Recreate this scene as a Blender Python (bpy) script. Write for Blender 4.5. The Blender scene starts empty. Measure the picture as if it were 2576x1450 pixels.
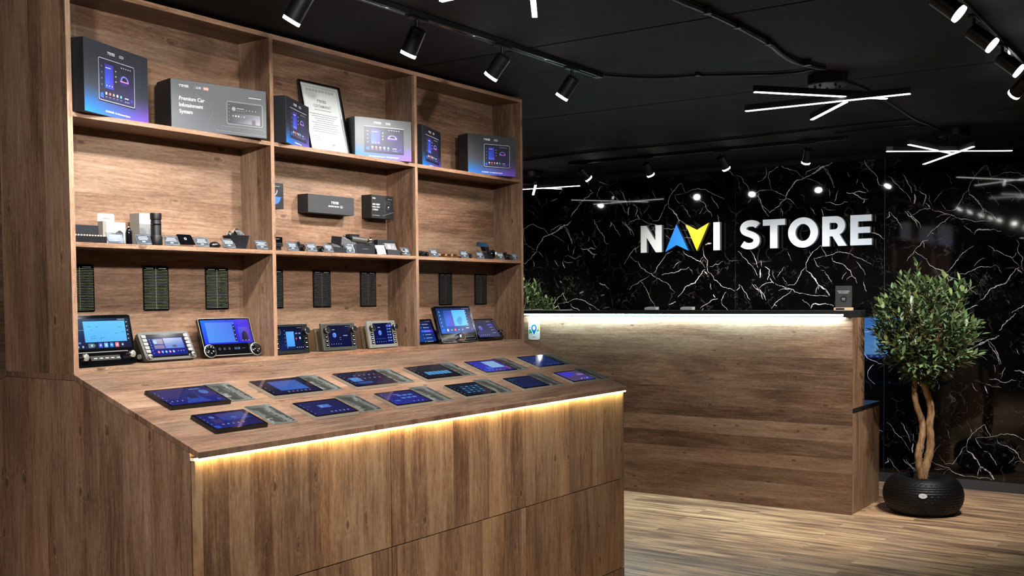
import bpy, bmesh, math, random
from mathutils import Matrix, Vector
R = random.Random(7)
rad = math.radians
sc = bpy.context.scene
COL = sc.collection

# ------------------------------------------------------------ camera, world, exposure
W_, H_ = 2576.0, 1450.0
FPX, PPX, PPY = 2677.695, 1288.0, 854.788
CAM = Vector((-2.0318, -3.1424, 1.42))
CF = Vector((0.82151765, 0.56879281, -0.03979303))
CR = Vector((0.56892778, -0.82233878, -0.0089507))
CU = Vector((0.03781444, 0.0152862, 0.99916785))
cd = bpy.data.cameras.new('camera'); cam = bpy.data.objects.new('camera', cd); COL.objects.link(cam)
cam.matrix_world = Matrix(((CR.x, CU.x, -CF.x, CAM.x), (CR.y, CU.y, -CF.y, CAM.y), (CR.z, CU.z, -CF.z, CAM.z), (0, 0, 0, 1)))
cd.sensor_fit = 'HORIZONTAL'; cd.sensor_width = 36.0; cd.lens = FPX / W_ * 36.0
cd.shift_x = 0.0; cd.shift_y = (PPY - H_ / 2) / W_
cd.clip_start = 0.05; cd.clip_end = 60
sc.camera = cam
wd = bpy.data.worlds.new('world'); sc.world = wd; wd.use_nodes = True
wd.node_tree.nodes['Background'].inputs[0].default_value = (0.6, 0.7, 0.85, 1)
wd.node_tree.nodes['Background'].inputs[1].default_value = 0.02
vs = sc.view_settings; vs.view_transform = 'Standard'; vs.look = 'None'; vs.exposure = 0.9; vs.gamma = 1.0
vs.use_curve_mapping = False
try:
    sc.cycles.max_bounces = 8; sc.cycles.diffuse_bounces = 4; sc.cycles.glossy_bounces = 4
    sc.cycles.transmission_bounces = 6; sc.cycles.transparent_max_bounces = 8
    sc.cycles.sample_clamp_indirect = 4.0; sc.cycles.caustics_reflective = False; sc.cycles.caustics_refractive = False
    sc.cycles.use_denoising = True
except Exception:
    pass

SPOT_W = 33.0       # shelf spots
CEIL = 2.47
XM = 6.15           # marble wall plane
SLOPE = math.atan(0.339)

def ray(x, y):
    return CF + CR * ((x - PPX) / FPX) - CU * ((y - PPY) / FPX)
def at(ax, v, x, y):
    """point of the plane <axis>=v seen at photo pixel x, y"""
    i = 'XYZ'.index(ax); D = ray(x, y)
    return CAM + D * ((v - CAM[i]) / D[i])

# ------------------------------------------------------------ node helpers
def s2l(c):
    r = []
    for v in c[:3]:
        v = v / 255.0
        r.append(v / 12.92 if v <= 0.04045 else ((v + 0.055) / 1.055) ** 2.4)
    return (r[0], r[1], r[2], 1.0)

class NT:
    def __init__(s, name):
        s.m = bpy.data.materials.new(name); s.m.use_nodes = True; s.t = s.m.node_tree
        s.n = s.t.nodes; s.bsdf = s.n['Principled BSDF']
    def new(s, typ, **kw):
        nd = s.n.new(typ)
        for k, v in kw.items(): setattr(nd, k, v)
        return nd
    def set(s, sock, v):
        if hasattr(v, 'is_linked') or hasattr(v, 'links'): s.t.links.new(v, sock)
        else: sock.default_value = v
    def math(s, op, a, b=0.0, c=None):
        nd = s.new('ShaderNodeMath', operation=op); s.set(nd.inputs[0], a); s.set(nd.inputs[1], b)
        if c is not None: s.set(nd.inputs[2], c)
        return nd.outputs[0]
    def comb(s, x, y, z):
        nd = s.new('ShaderNodeCombineXYZ'); s.set(nd.inputs[0], x); s.set(nd.inputs[1], y); s.set(nd.inputs[2], z); return nd.outputs[0]
    def noise(s, vec, scale, detail=4, rough=0.55, dist=0.0, out=0):
        nd = s.new('ShaderNodeTexNoise'); s.set(nd.inputs['Vector'], vec); nd.inputs['Scale'].default_value = scale
        nd.inputs['Detail'].default_value = detail; nd.inputs['Roughness'].default_value = rough; nd.inputs['Distortion'].default_value = dist
        return nd.outputs[out]
    def ramp(s, fac, stops, interp='LINEAR'):
        nd = s.new('ShaderNodeValToRGB'); s.set(nd.inputs[0], fac); cr = nd.color_ramp; cr.interpolation = interp
        while len(cr.elements) < len(stops): cr.elements.new(0.5)
        for e, (p, c) in zip(cr.elements, stops):
            e.position = p; e.color = c if len(c) == 4 else (*c, 1)
        return nd.outputs[0]
    def mix(s, fac, a, b, mode='MIX'):
        nd = s.new('ShaderNodeMix', data_type='RGBA', blend_type=mode); s.set(nd.inputs[0], fac); s.set(nd.inputs[6], a); s.set(nd.inputs[7], b)
        return nd.outputs[2]
    def mapr(s, v, a, b, c=0.0, d=1.0):
        nd = s.new('ShaderNodeMapRange'); s.set(nd.inputs[0], v); nd.inputs[1].default_value = a; nd.inputs[2].default_value = b
        nd.inputs[3].default_value = c; nd.inputs[4].default_value = d; return nd.outputs[0]
    def bump(s, h, strength, dist=0.001):
        nd = s.new('ShaderNodeBump'); nd.inputs['Strength'].default_value = strength; nd.inputs['Distance'].default_value = dist
        s.set(nd.inputs['Height'], h); s.t.links.new(nd.outputs[0], s.bsdf.inputs['Normal'])

def plain(name, col, rough=0.5, metal=0.0, spec=0.5, emit=None, es=0.0, trans=0.0, ior=1.45, noise=0.0, coat=0.0):
    t = NT(name); b = t.bsdf
    b.inputs['Base Color'].default_value = s2l(col); b.inputs['Roughness'].default_value = rough
    b.inputs['Metallic'].default_value = metal; b.inputs['Specular IOR Level'].default_value = spec
    b.inputs['IOR'].default_value = ior; b.inputs['Transmission Weight'].default_value = trans
    b.inputs['Coat Weight'].default_value = coat; b.inputs['Coat Roughness'].default_value = 0.05
    if emit is not None:
        b.inputs['Emission Color'].default_value = s2l(emit); b.inputs['Emission Strength'].default_value = es
    if noise:
        g = t.new('ShaderNodeNewGeometry').outputs['Position']
        t.bump(t.noise(g, 260, 3), noise, 0.0006)
    return t.m

def wood(name, g, c, tint=1.0, plank=0.115, ochre=0.0):
    """rustic pine laminate, grain along world axis g, boards side by side along axis c"""
    t = NT(name)
    sep = t.new('ShaderNodeSeparateXYZ'); t.t.links.new(t.new('ShaderNodeNewGeometry').outputs['Position'], sep.inputs[0])
    ax = {'X': 0, 'Y': 1, 'Z': 2}; k = ({0, 1, 2} - {ax[g], ax[c]}).pop()
    u, v, w = sep.outputs[ax[g]], sep.outputs[ax[c]], sep.outputs[k]
    rnd = t.new('ShaderNodeObjectInfo').outputs['Random']
    v = t.math('ADD', v, t.math('MULTIPLY', rnd, 7.3)); u = t.math('ADD', u, t.math('MULTIPLY', rnd, 3.1))
    def v1(x, scale):
        nd = t.new('ShaderNodeTexVoronoi', voronoi_dimensions='1D', feature='F1'); t.set(nd.inputs['W'], x)
        nd.inputs['Scale'].default_value = scale; nd.inputs['Randomness'].default_value = 0.85
        sp = t.new('ShaderNodeSeparateXYZ'); t.t.links.new(nd.outputs['Color'], sp.inputs[0]); return sp
    # a little waviness keeps board edges organic
    pl = v1(v, 1.0 / plank)
    sn = t.noise(t.comb(t.math('MULTIPLY', u, 1.1), t.math('MULTIPLY', pl.outputs[0], 31.0), t.math('MULTIPLY', v, 2.0)), 1.0, 3, 0.6, 0.0, 1)
    seg = t.new('ShaderNodeSeparateXYZ'); t.t.links.new(sn, seg.inputs[0])
    shade = t.math('ADD', t.math('MULTIPLY', pl.outputs[0], 0.6), t.math('MULTIPLY', seg.outputs[0], 1.3))
    vo = t.math('ADD', v, t.math('MULTIPLY', pl.outputs[1], 4.0))
    # fine grain
    gr = t.noise(t.comb(t.math('MULTIPLY', u, 5.0), t.math('MULTIPLY', t.math('ADD', vo, t.math('MULTIPLY', t.math('SUBTRACT', t.noise(t.comb(t.math('MULTIPLY', u, 2.2), t.math('MULTIPLY', vo, 9.0), w), 1.0, 2), 0.5), 0.035)), 95.0), w), 1.0, 8, 0.74, 0.2)
    fine = t.noise(t.comb(t.math('MULTIPLY', u, 30.0), t.math('MULTIPLY', vo, 330.0), w), 1.0, 4, 0.65)
    # knots
    kn = t.new('ShaderNodeTexVoronoi', feature='F1', voronoi_dimensions='2D')
    t.set(kn.inputs['Vector'], t.comb(t.math('MULTIPLY', u, 5.0), t.math('MULTIPLY', vo, 12.0), 0.0)); kn.inputs['Scale'].default_value = 1.0
    ksep = t.new('ShaderNodeSeparateXYZ'); t.t.links.new(kn.outputs['Color'], ksep.inputs[0])
    gate = t.math('GREATER_THAN', ksep.outputs[0], 0.80)
    kd = kn.outputs['Distance']
    near = t.math('MULTIPLY', t.mapr(kd, 0.0, 0.26, 1.0, 0.0), gate)
    core = t.math('MULTIPLY', t.mapr(kd, 0.03, 0.11, 1.0, 0.0), gate)
    # cathedral rings: contour lines of a stretched noise, pulled round the knots
    cn = t.noise(t.comb(t.math('MULTIPLY', u, 1.1), t.math('MULTIPLY', vo, 8.0), w), 1.0, 3, 0.5, 0.5)
    ph = t.math('ADD', t.math('MULTIPLY', cn, 15.0), t.math('MULTIPLY', near, 2.6))
    rings = t.math('POWER', t.math('ABSOLUTE', t.math('SINE', t.math('MULTIPLY', ph, 3.1416))), 0.6)
    big = t.noise(t.comb(t.math('MULTIPLY', u, 1.6), t.math('MULTIPLY', vo, 9.0), w), 1.0, 4, 0.6, 0.4)
    val = t.math('ADD', t.math('MULTIPLY', t.math('SUBTRACT', gr, 0.5), 1.05), t.math('MULTIPLY', t.math('MULTIPLY', t.math('SUBTRACT', rings, 0.7), t.math('ADD', 0.10, t.math('MULTIPLY', near, 0.45))), 0.8))
    val = t.math('ADD', val, t.math('MULTIPLY', t.math('SUBTRACT', big, 0.5), 0.85))
    val = t.math('ADD', val, t.math('MULTIPLY', t.math('SUBTRACT', shade, 0.95), 0.46))
    mot = t.noise(t.comb(t.math('MULTIPLY', u, 40.0), t.math('MULTIPLY', vo, 150.0), w), 1.0, 6, 0.8)
    val = t.math('ADD', val, t.math('MULTIPLY', t.math('SUBTRACT', mot, 0.5), 0.75))
    val = t.math('ADD', val, 0.5)
    tint *= 0.84
    def C(r, gg, b): return (r * tint * .955, gg * tint * 1.0, b * tint * .98, 1)
    o = ochre
    col = t.ramp(val, [(0.0, C(.040, .018, .010)), (0.28, C(.115, .058, .033)), (0.50, C(.225, .119 + .004 * o, .072 - .012 * o)), (0.72, C(.325, .190 + .008 * o, .122 - .025 * o)), (1.0, C(.47, .315, .22 - .04 * o))])
    grey = t.noise(t.comb(t.math('MULTIPLY', u, 1.3), t.math('MULTIPLY', vo, 5.0), w), 1.0, 2, 0.5)
    col = t.mix(t.mapr(grey, 0.45, 0.72, 0.0, 0.35), col, t.mix(0.6, col, C(.20, .165, .115)))
    col = t.mix(t.mapr(seg.outputs[2], 0.48, 0.68, 0.0, 0.40), col, t.mix(1.0, col, (1.0, 0.72, 0.6, 1), 'MULTIPLY'))
    col = t.mix(t.math('MULTIPLY', core, 0.75), col, C(.045, .02, .012))
    col = t.mix(t.mapr(fine, 0.58, 0.72, 0.0, 0.5), col, C(.06, .03, .018))
    col = t.mix(t.mapr(fine, 0.38, 0.25, 0.0, 0.25), col, C(.5, .36, .25))
    t.t.links.new(col, t.bsdf.inputs['Base Color'])
    t.bsdf.inputs['Roughness'].default_value = 0.48; t.bsdf.inputs['Specular IOR Level'].default_value = 0.4
    t.bump(t.math('ADD', gr, t.math('MULTIPLY', fine, 0.5)), 0.25, 0.0008)
    return t.m

WZ_X = wood('wood_upright_x', 'Z', 'X', 1.12, 0.10, 0.6)        # doors
WZ_Y = wood('wood_upright_y', 'Z', 'Y', 0.95, 0.13)
WX_Z = wood('wood_level_back', 'X', 'Z', 0.92, 0.12)
WX_Y = wood('wood_level_top', 'X', 'Y', 0.86, 0.14)
WY_Z = wood('wood_level_counter', 'Y', 'Z', 1.0, 0.11)
EDGE = wood('wood_edge', 'X', 'Z', 1.25, 0.3)
EDGEZ = wood('wood_edge_upright', 'Z', 'X', 1.25, 0.3)

def marble():
    t = NT('black_marble'); g = t.new('ShaderNodeNewGeometry').outputs['Position']
    wn = t.new('ShaderNodeTexNoise'); t.set(wn.inputs['Vector'], g); wn.inputs['Scale'].default_value = 5.0; wn.inputs['Detail'].default_value = 6
    wp = t.new('ShaderNodeVectorMath', operation='MULTIPLY_ADD'); t.set(wp.inputs[0], wn.outputs['Color']); wp.inputs[1].default_value = (.25, .25, .25); t.set(wp.inputs[2], g)
    v = t.new('ShaderNodeTexVoronoi', feature='DISTANCE_TO_EDGE'); t.set(v.inputs['Vector'], wp.outputs[0]); v.inputs['Scale'].default_value = 4.5
    line = t.mapr(v.outputs['Distance'], 0.0, 0.022, 1.0, 0.0)
    mask = t.mapr(t.noise(g, 6.0, 3), 0.5, 0.68)
    v2 = t.new('ShaderNodeTexVoronoi', feature='DISTANCE_TO_EDGE'); t.set(v2.inputs['Vector'], wp.outputs[0]); v2.inputs['Scale'].default_value = 15.0
    line2 = t.math('MULTIPLY', t.mapr(v2.outputs['Distance'], 0.0, 0.035, 1.0, 0.0), t.math('MULTIPLY', t.mapr(t.noise(g, 4.0, 4, 0.6, 0.6), 0.54, 0.66), t.mapr(t.noise(g, 30.0, 3, 0.6), 0.45, 0.6)))
    f = t.math('MAXIMUM', t.math('MULTIPLY', t.math('MULTIPLY', line, mask), 0.22), t.math('MULTIPLY', line2, 0.42))
    base = t.ramp(t.noise(g, 3.0, 6, 0.65, 0.5), [(0.35, (.0008, .0008, .0009)), (0.7, (.0028, .0026, .0024))])
    col = t.mix(f, base, (.30, .24, .21, 1))
    t.t.links.new(col, t.bsdf.inputs['Base Color']); t.bsdf.inputs['Roughness'].default_value = 0.045
    t.bsdf.inputs['IOR'].default_value = 1.48
    return t.m
MARBLE = marble()
def veinmat():
    t = NT('marble_vein'); g = t.new('ShaderNodeNewGeometry').outputs['Position']
    c = t.ramp(t.noise(g, 22.0, 6, 0.7), [(0.28, (.05, .042, .04)), (0.43, (.40, .34, .32)), (0.58, (.78, .72, .68))])
    t.t.links.new(c, t.bsdf.inputs['Base Color']); t.bsdf.inputs['Roughness'].default_value = 0.06; t.bsdf.inputs['IOR'].default_value = 1.62
    return t.m
VEIN = veinmat()

def floormat():
    t = NT('wood_look_floor_tile'); g = t.new('ShaderNodeNewGeometry').outputs['Position']
    sep = t.new('ShaderNodeSeparateXYZ'); t.t.links.new(g, sep.inputs[0]); x, y = sep.outputs[0], sep.outputs[1]
    br = t.new('ShaderNodeTexBrick'); br.offset = 0.37; br.offset_frequency = 2
    t.set(br.inputs['Vector'], t.comb(t.math('ADD', y, 20.0), t.math('ADD', x, 20.0), 0.0)); br.inputs['Scale'].default_value = 1.0
    br.inputs['Mortar Size'].default_value = 0.0016; br.inputs['Brick Width'].default_value = 0.9; br.inputs['Row Height'].default_value = 0.155
    br.inputs['Color1'].default_value = (0, 0, 0, 1); br.inputs['Color2'].default_value = (1, 1, 1, 1); br.inputs['Mortar'].default_value = (0.5, 0.5, 0.5, 1)
    br.inputs['Bias'].default_value = 0.0
    rs = t.new('ShaderNodeSeparateColor'); t.t.links.new(br.outputs['Color'], rs.inputs[0]); rv = rs.outputs[0]
    off = t.math('MULTIPLY', rv, 13.0)
    gr = t.noise(t.comb(t.math('ADD', t.math('MULTIPLY', y, 2.3), off), t.math('MULTIPLY', x, 42.0), off), 1.0, 7, 0.62, 0.5)
    big = t.noise(t.comb(t.math('ADD', t.math('MULTIPLY', y, 1.8), off), t.math('MULTIPLY', x, 13.0), off), 1.0, 4, 0.6, 0.6)
    val = t.math('ADD', t.math('MULTIPLY', t.math('SUBTRACT', gr, 0.5), 1.3), t.math('ADD', 0.5, t.math('MULTIPLY', t.math('SUBTRACT', big, 0.5), 1.2)))
    val = t.math('ADD', val, t.math('MULTIPLY', t.math('SUBTRACT', rv, 0.5), 0.12))
    c = t.ramp(val, [(0.15, (.13, .075, .045)), (0.36, (.30, .175, .105)), (0.52, (.54, .325, .18)), (0.66, (.74, .47, .26)), (0.82, (.92, .65, .38))])
    c = t.mix(t.mapr(t.noise(g, 2.2, 3), 0.5, 0.7, 0, 0.3), c, t.mix(0.6, c, (.30, .24, .18, 1)))
    c = t.mix(t.math('MULTIPLY', br.outputs['Fac'], 0.6), c, (.34, .27, .19, 1))
    t.t.links.new(c, t.bsdf.inputs['Base Color'])
    t.bsdf.inputs['Roughness'].default_value = 0.33
    t.bump(t.math('SUBTRACT', gr, t.math('MULTIPLY', br.outputs['Fac'], 1.5)), 0.25, 0.001)
    return t.m
FLOOR = floormat()

def ceilmat():
    t = NT('black_rough_ceiling'); g = t.new('ShaderNodeNewGeometry').outputs['Position']
    n = t.noise(g, 3.0, 6, 0.65); n2 = t.noise(g, 34.0, 6, 0.7, 0.4)
    c = t.ramp(n, [(0.3, (.0055, .0055, .0055)), (0.7, (.012, .0115, .011))])
    c = t.mix(t.mapr(n2, 0.36, 0.30, 0, 0.8), c, (.002, .002, .002, 1))
    t.t.links.new(c, t.bsdf.inputs['Base Color']); t.bsdf.inputs['Roughness'].default_value = 0.75; t.bsdf.inputs['Specular IOR Level'].default_value = 0.12
    t.bump(n2, 0.5, 0.004); return t.m
CEILM = ceilmat()

def colmat(name, emis=0.0, rough=0.4, coat=0.0, spec=0.5):
    t = NT(name); a = t.new('ShaderNodeAttribute', attribute_name='Col')
    if emis:
        t.bsdf.inputs['Base Color'].default_value = (.004, .004, .006, 1)
        t.t.links.new(a.outputs['Color'], t.bsdf.inputs['Emission Color']); t.bsdf.inputs['Emission Strength'].default_value = emis
    else:
        t.t.links.new(a.outputs['Color'], t.bsdf.inputs['Base Color'])
    t.bsdf.inputs['Roughness'].default_value = rough; t.bsdf.inputs['Coat Weight'].default_value = coat
    t.bsdf.inputs['Coat Roughness'].default_value = 0.06; t.bsdf.inputs['Specular IOR Level'].default_value = spec
    return t.m
PRINT = colmat('printed_card', 0, 0.42)
TAGP = colmat('price_label', 0, 0.6, spec=0.15)
SCREEN = colmat('lit_screen', 0.62, 0.12)
BSCREEN = colmat('bright_screen', 6.0, 0.12)
BLACK = plain('black_metal', (13, 13, 14), 0.42, spec=0.3, noise=0.15)
BPLA = plain('black_plastic', (17, 17, 18), 0.38)
GLOSSB = plain('gloss_black', (6, 6, 8), 0.08, coat=0.6)
DARKB = plain('black_card', (20, 20, 24), 0.5)
CHROME = plain('chrome', (225, 228, 232), 0.12, metal=1.0)
SILVER = plain('silver_plastic', (128, 127, 120), 0.35, metal=0.35)
DGREY = plain('dark_grey_plastic', (62, 61, 56), 0.38, metal=0.3)
ALU = plain('grey_frame', (150, 142, 128), 0.4, metal=0.2)
BRASS = plain('brass', (205, 150, 70), 0.25, metal=1.0)
STEEL = plain('zinc_steel', (140, 125, 105), 0.35, metal=0.9)
ROSE = plain('rose_gold', (190, 150, 130), 0.3, metal=0.8)
WHITE = plain('white_card', (196, 194, 190), 0.6, spec=0.2)
TAGM = None
GREYC = plain('grey_card', (120, 115, 108), 0.55)
SLAB = plain('black_worktop', (30, 31, 32), 0.3, noise=0.15)
BASEB = plain('graphite_skirting', (62, 60, 60), 0.45)
LETTER = plain('white_letter_face', (238, 240, 236), 0.45)
LSIDE = plain('letter_side', (120, 130, 132), 0.4)
LBLUE = plain('blue_letter_face', (0, 130, 235), 0.4)
LYEL = plain('yellow_letter_face', (245, 220, 0), 0.4)
LENS = plain('lamp_lens', (255, 255, 255), 0.3, emit=(255, 253, 246), es=25.0)
TUBE = plain('lamp_diffuser', (255, 255, 255), 0.3, emit=(255, 253, 248), es=5.5)
LEDW = plain('warm_led', (255, 240, 190), 0.4, emit=(255, 230, 158), es=31.0)
LEDC = plain('cool_led', (235, 250, 255), 0.4, emit=(200, 240, 250), es=70.0)
CRYSTAL = plain('crystal', (235, 240, 235), 0.03, trans=0.9, ior=1.5)
WALLP = plain('grey_wall_paint', (70, 68, 66), 0.8)
WICK = plain('black_wicker', (9, 9, 10), 0.5, spec=.35, noise=0.3)
SOIL = plain('soil', (20, 16, 12), 0.9)
def acr():
    t = NT('clear_acrylic'); t.bsdf.inputs['Transmission Weight'].default_value = 1.0; t.bsdf.inputs['Roughness'].default_value = 0.03
    t.bsdf.inputs['IOR'].default_value = 1.3; t.bsdf.inputs['Base Color'].default_value = (.9, .93, .93, 1); return t.m
ACRYL = acr()
def leafmat(name, k):
    t = NT(name); rnd = t.new('ShaderNodeAttribute', attribute_name='Col'); g = t.new('ShaderNodeNewGeometry')
    sepc = t.new('ShaderNodeSeparateColor'); t.t.links.new(rnd.outputs['Color'], sepc.inputs[0])
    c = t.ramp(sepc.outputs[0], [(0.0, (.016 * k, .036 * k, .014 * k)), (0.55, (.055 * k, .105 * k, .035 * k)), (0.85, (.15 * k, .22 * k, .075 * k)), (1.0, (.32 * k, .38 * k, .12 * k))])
    c = t.mix(t.math('MULTIPLY', g.outputs['Backfacing'], 0.3), c, (.14, .20, .10, 1))
    t.t.links.new(c, t.bsdf.inputs['Base Color']); t.bsdf.inputs['Roughness'].default_value = 0.38
    t.bsdf.inputs['Transmission Weight'].default_value = 0.0
    return t.m
LEAF = leafmat('leaf', 1.0)
def barkmat():
    t = NT('bark'); g = t.new('ShaderNodeNewGeometry').outputs['Position']
    sep = t.new('ShaderNodeSeparateXYZ'); t.t.links.new(g, sep.inputs[0])
    n = t.noise(t.comb(t.math('MULTIPLY', sep.outputs[0], 3.0), t.math('MULTIPLY', sep.outputs[1], 3.0), sep.outputs[2]), 18.0, 6, 0.65, 0.3)
    t.t.links.new(t.ramp(n, [(0.3, (.10, .045, .02)), (0.5, (.30, .17, .075)), (0.7, (.42, .26, .12))]), t.bsdf.inputs['Base Color'])
    t.bsdf.inputs['Roughness'].default_value = 0.6; t.bump(n, 0.5, 0.004); return t.m
BARK = barkmat()

# ------------------------------------------------------------ mesh builder
class MB:
    def __init__(s, M=None):
        s.v = []; s.f = []; s.mi = []; s.c = []; s.mats = []; s.M = M or Matrix(); s.smooth = False
    def mat(s, m):
        if m not in s.mats: s.mats.append(m)
        return s.mats.index(m)
    def add(s, vs_, fs, m, col=(255, 255, 255), T=None, raw=False):
        o = len(s.v); X = s.M @ T if T is not None else s.M
        s.v += [tuple(X @ Vector(p)) for p in vs_]; k = s.mat(m)
        pc = isinstance(col, list)
        cc = [s2l(c) if not raw else c for c in col] if pc else (s2l(col) if not raw else col)
        for f in fs:
            s.f.append([o + i for i in f]); s.mi.append(k); s.c.append([cc[i] for i in f] if pc else [cc] * len(f))
    def box(s, x0, y0, z0, x1, y1, z1, m, col=(255, 255, 255), T=None):
        v = [(x0, y0, z0), (x1, y0, z0), (x1, y1, z0), (x0, y1, z0), (x0, y0, z1), (x1, y0, z1), (x1, y1, z1), (x0, y1, z1)]
        s.add(v, [(3, 2, 1, 0), (4, 5, 6, 7), (0, 1, 5, 4), (1, 2, 6, 5), (2, 3, 7, 6), (3, 0, 4, 7)], m, col, T)
    def prism(s, poly, y0, y1, m, col=(255, 255, 255), T=None, side=None):
        """poly in local x,z (counter-clockwise seen from -y), thick from y0 (front) to y1"""
        n = len(poly); v = [(x, y0, z) for x, z in poly] + [(x, y1, z) for x, z in poly]
        s.add(v, [tuple(range(n))], m, col, T); s.add(v, [tuple(range(2 * n - 1, n - 1, -1))], side or m, col, T)
        s.add(v, [((i + 1) % n, i, i + n, (i + 1) % n + n) for i in range(n)], side or m, col, T)
    def hull(s, a, b, m, col=(255, 255, 255), T=None):
        """solid between two loops of equal length"""
        n = len(a); s.add(list(a) + list(b), [tuple(range(n - 1, -1, -1)), tuple(range(n, 2 * n))] + [(i, (i + 1) % n, (i + 1) % n + n, i + n) for i in range(n)], m, col, T)
    def cyl(s, p0, p1, r0, r1=None, n=16, m=None, col=(255, 255, 255), caps=True, T=None):
        r1 = r0 if r1 is None else r1; p0 = Vector(p0); p1 = Vector(p1); d = (p1 - p0).normalized()
        a = d.orthogonal().normalized(); b = d.cross(a)
        v = [];
        for P, r in ((p0, r0), (p1, r1)):
            for i in range(n):
                t = 2 * math.pi * i / n; v.append(tuple(P + a * math.cos(t) * r + b * math.sin(t) * r))
        f = [(i, (i + 1) % n, (i + 1) % n + n, i + n) for i in range(n)]
        if caps: f += [tuple(range(n - 1, -1, -1)), tuple(range(n, 2 * n))]
        s.add(v, f, m, col, T)
    def lathe(s, prof, n, m, col=(255, 255, 255), T=None, close=False, rf=None):
        v = []
        for j, (r, z) in enumerate(prof):
            for i in range(n):
                t = 2 * math.pi * i / n; rr = r + (rf(i, j) if rf else 0); v.append((rr * math.cos(t), rr * math.sin(t), z))
        f = [(j * n + i, j * n + (i + 1) % n, (j + 1) * n + (i + 1) % n, (j + 1) * n + i) for j in range(len(prof) - 1) for i in range(n)]
        if close: f += [tuple(range(n - 1, -1, -1)), tuple((len(prof) - 1) * n + i for i in range(n))]
        s.add(v, f, m, col, T)
    def tube(s, pts, rs, n, m, col=(255, 255, 255), T=None):
        pts = [Vector(p) for p in pts]; v = []; up = None
        if not isinstance(rs, (list, tuple)): rs = [rs] * len(pts)
        for i, p in enumerate(pts):
            d = (pts[min(i + 1, len(pts) - 1)] - pts[max(i - 1, 0)]).normalized()
            a = d.orthogonal().normalized() if up is None else (up - d * up.dot(d)).normalized(); up = a; b = d.cross(a)
            for k in range(n):
                t = 2 * math.pi * k / n; v.append(tuple(p + a * math.cos(t) * rs[i] + b * math.sin(t) * rs[i]))
        f = [(i * n + k, i * n + (k + 1) % n, (i + 1) * n + (k + 1) % n, (i + 1) * n + k) for i in range(len(pts) - 1) for k in range(n)]
        f += [tuple(range(n - 1, -1, -1)), tuple((len(pts) - 1) * n + k for k in range(n))]
        s.add(v, f, m, col, T)
    # flat artwork in local x,z on the front (towards -y)
    def rect(s, x0, z0, x1, z1, m, col, lay=1, T=None):
        """col: one colour or [bottom-left, bottom-right, top-right, top-left]"""
        y = -0.00018 * lay
        s.add([(x0, y, z0), (x1, y, z0), (x1, y, z1), (x0, y, z1)], [(0, 1, 2, 3)], m, list(col) if isinstance(col, list) else col, T)
    def poly(s, pts, m, col, lay=1, T=None):
        y = -0.00018 * lay; s.add([(x, y, z) for x, z in pts], [tuple(range(len(pts)))], m, col, T)
    def disc(s, x, z, r, m, col, lay=1, n=18, T=None, rz=None):
        rz = rz or r
        s.poly([(x + r * math.cos(2 * math.pi * i / n), z + rz * math.sin(2 * math.pi * i / n)) for i in range(n)], m, col, lay, T)
    def frame(s, x0, z0, x1, z1, w, m, col, lay=1, r=0.006):
        o = rrect(x0, z0, x1, z1, r); i = rrect(x0 + w, z0 + w, x1 - w, z1 - w, max(r - w, 0.0005)); n = len(o); y = -0.00018 * lay
        s.add([(a, y, b) for a, b in o] + [(a, y, b) for a, b in i], [(k, (k + 1) % n, (k + 1) % n + n, k + n) for k in range(n)], m, col)
    def dash(s, x, z, w, h, m, col, lay=2, n=1, gap=0.0, rnd=None):
        for i in range(n):
            s.rect(x, z - i * gap, x + w * (1 if rnd is None else R.uniform(rnd, 1)), z - i * gap + h, m, col, lay)
    def text(s, body, x, z, h, m, col, lay=2, align='CENTER', bold=0.0, T=None, sx=1.0):
        vs_, fs = glyphs(body, bold); k = h / 0.72
        xs = [p[0] for p in vs_] or [0]; x0, x1 = min(xs), max(xs)
        dx = {'CENTER': -(x0 + x1) / 2, 'LEFT': -x0, 'RIGHT': -x1}[align]; y = -0.00018 * lay
        s.add([(x + (p[0] + dx) * k * sx, y, z + p[1] * k) for p in vs_], fs, m, col, T)
    def build(s, name, parent=None, smooth=None, bevel=0.0):
        me = bpy.data.meshes.new(name); me.from_pydata(s.v, [], s.f)
        for m in s.mats: me.materials.append(m)
        me.polygons.foreach_set('material_index', s.mi)
        ca = me.color_attributes.new('Col', 'FLOAT_COLOR', 'CORNER')
        flat = [x for f in s.c for c in f for x in c]
        if len(flat) == len(me.loops) * 4: ca.data.foreach_set('color', flat)
        if smooth is not None:
            me.polygons.foreach_set('use_smooth', [True] * len(me.polygons)); me.set_sharp_from_angle(angle=rad(smooth))
        me.update()
        o = bpy.data.objects.new(name, me); COL.objects.link(o)
        if parent is not None: o.parent = parent
        if bevel:
            bv = o.modifiers.new('edge', 'BEVEL'); bv.width = bevel; bv.segments = 2; bv.limit_method = 'ANGLE'
        return o

def rrect(x0, z0, x1, z1, r, n=4):
    p = []
    for cx, cz, a in ((x1 - r, z0 + r, -90), (x1 - r, z1 - r, 0), (x0 + r, z1 - r, 90), (x0 + r, z0 + r, 180)):
        for i in range(n + 1):
            t = rad(a + 90 * i / n); p.append((cx + r * math.cos(t), cz + r * math.sin(t)))
    return p

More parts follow.
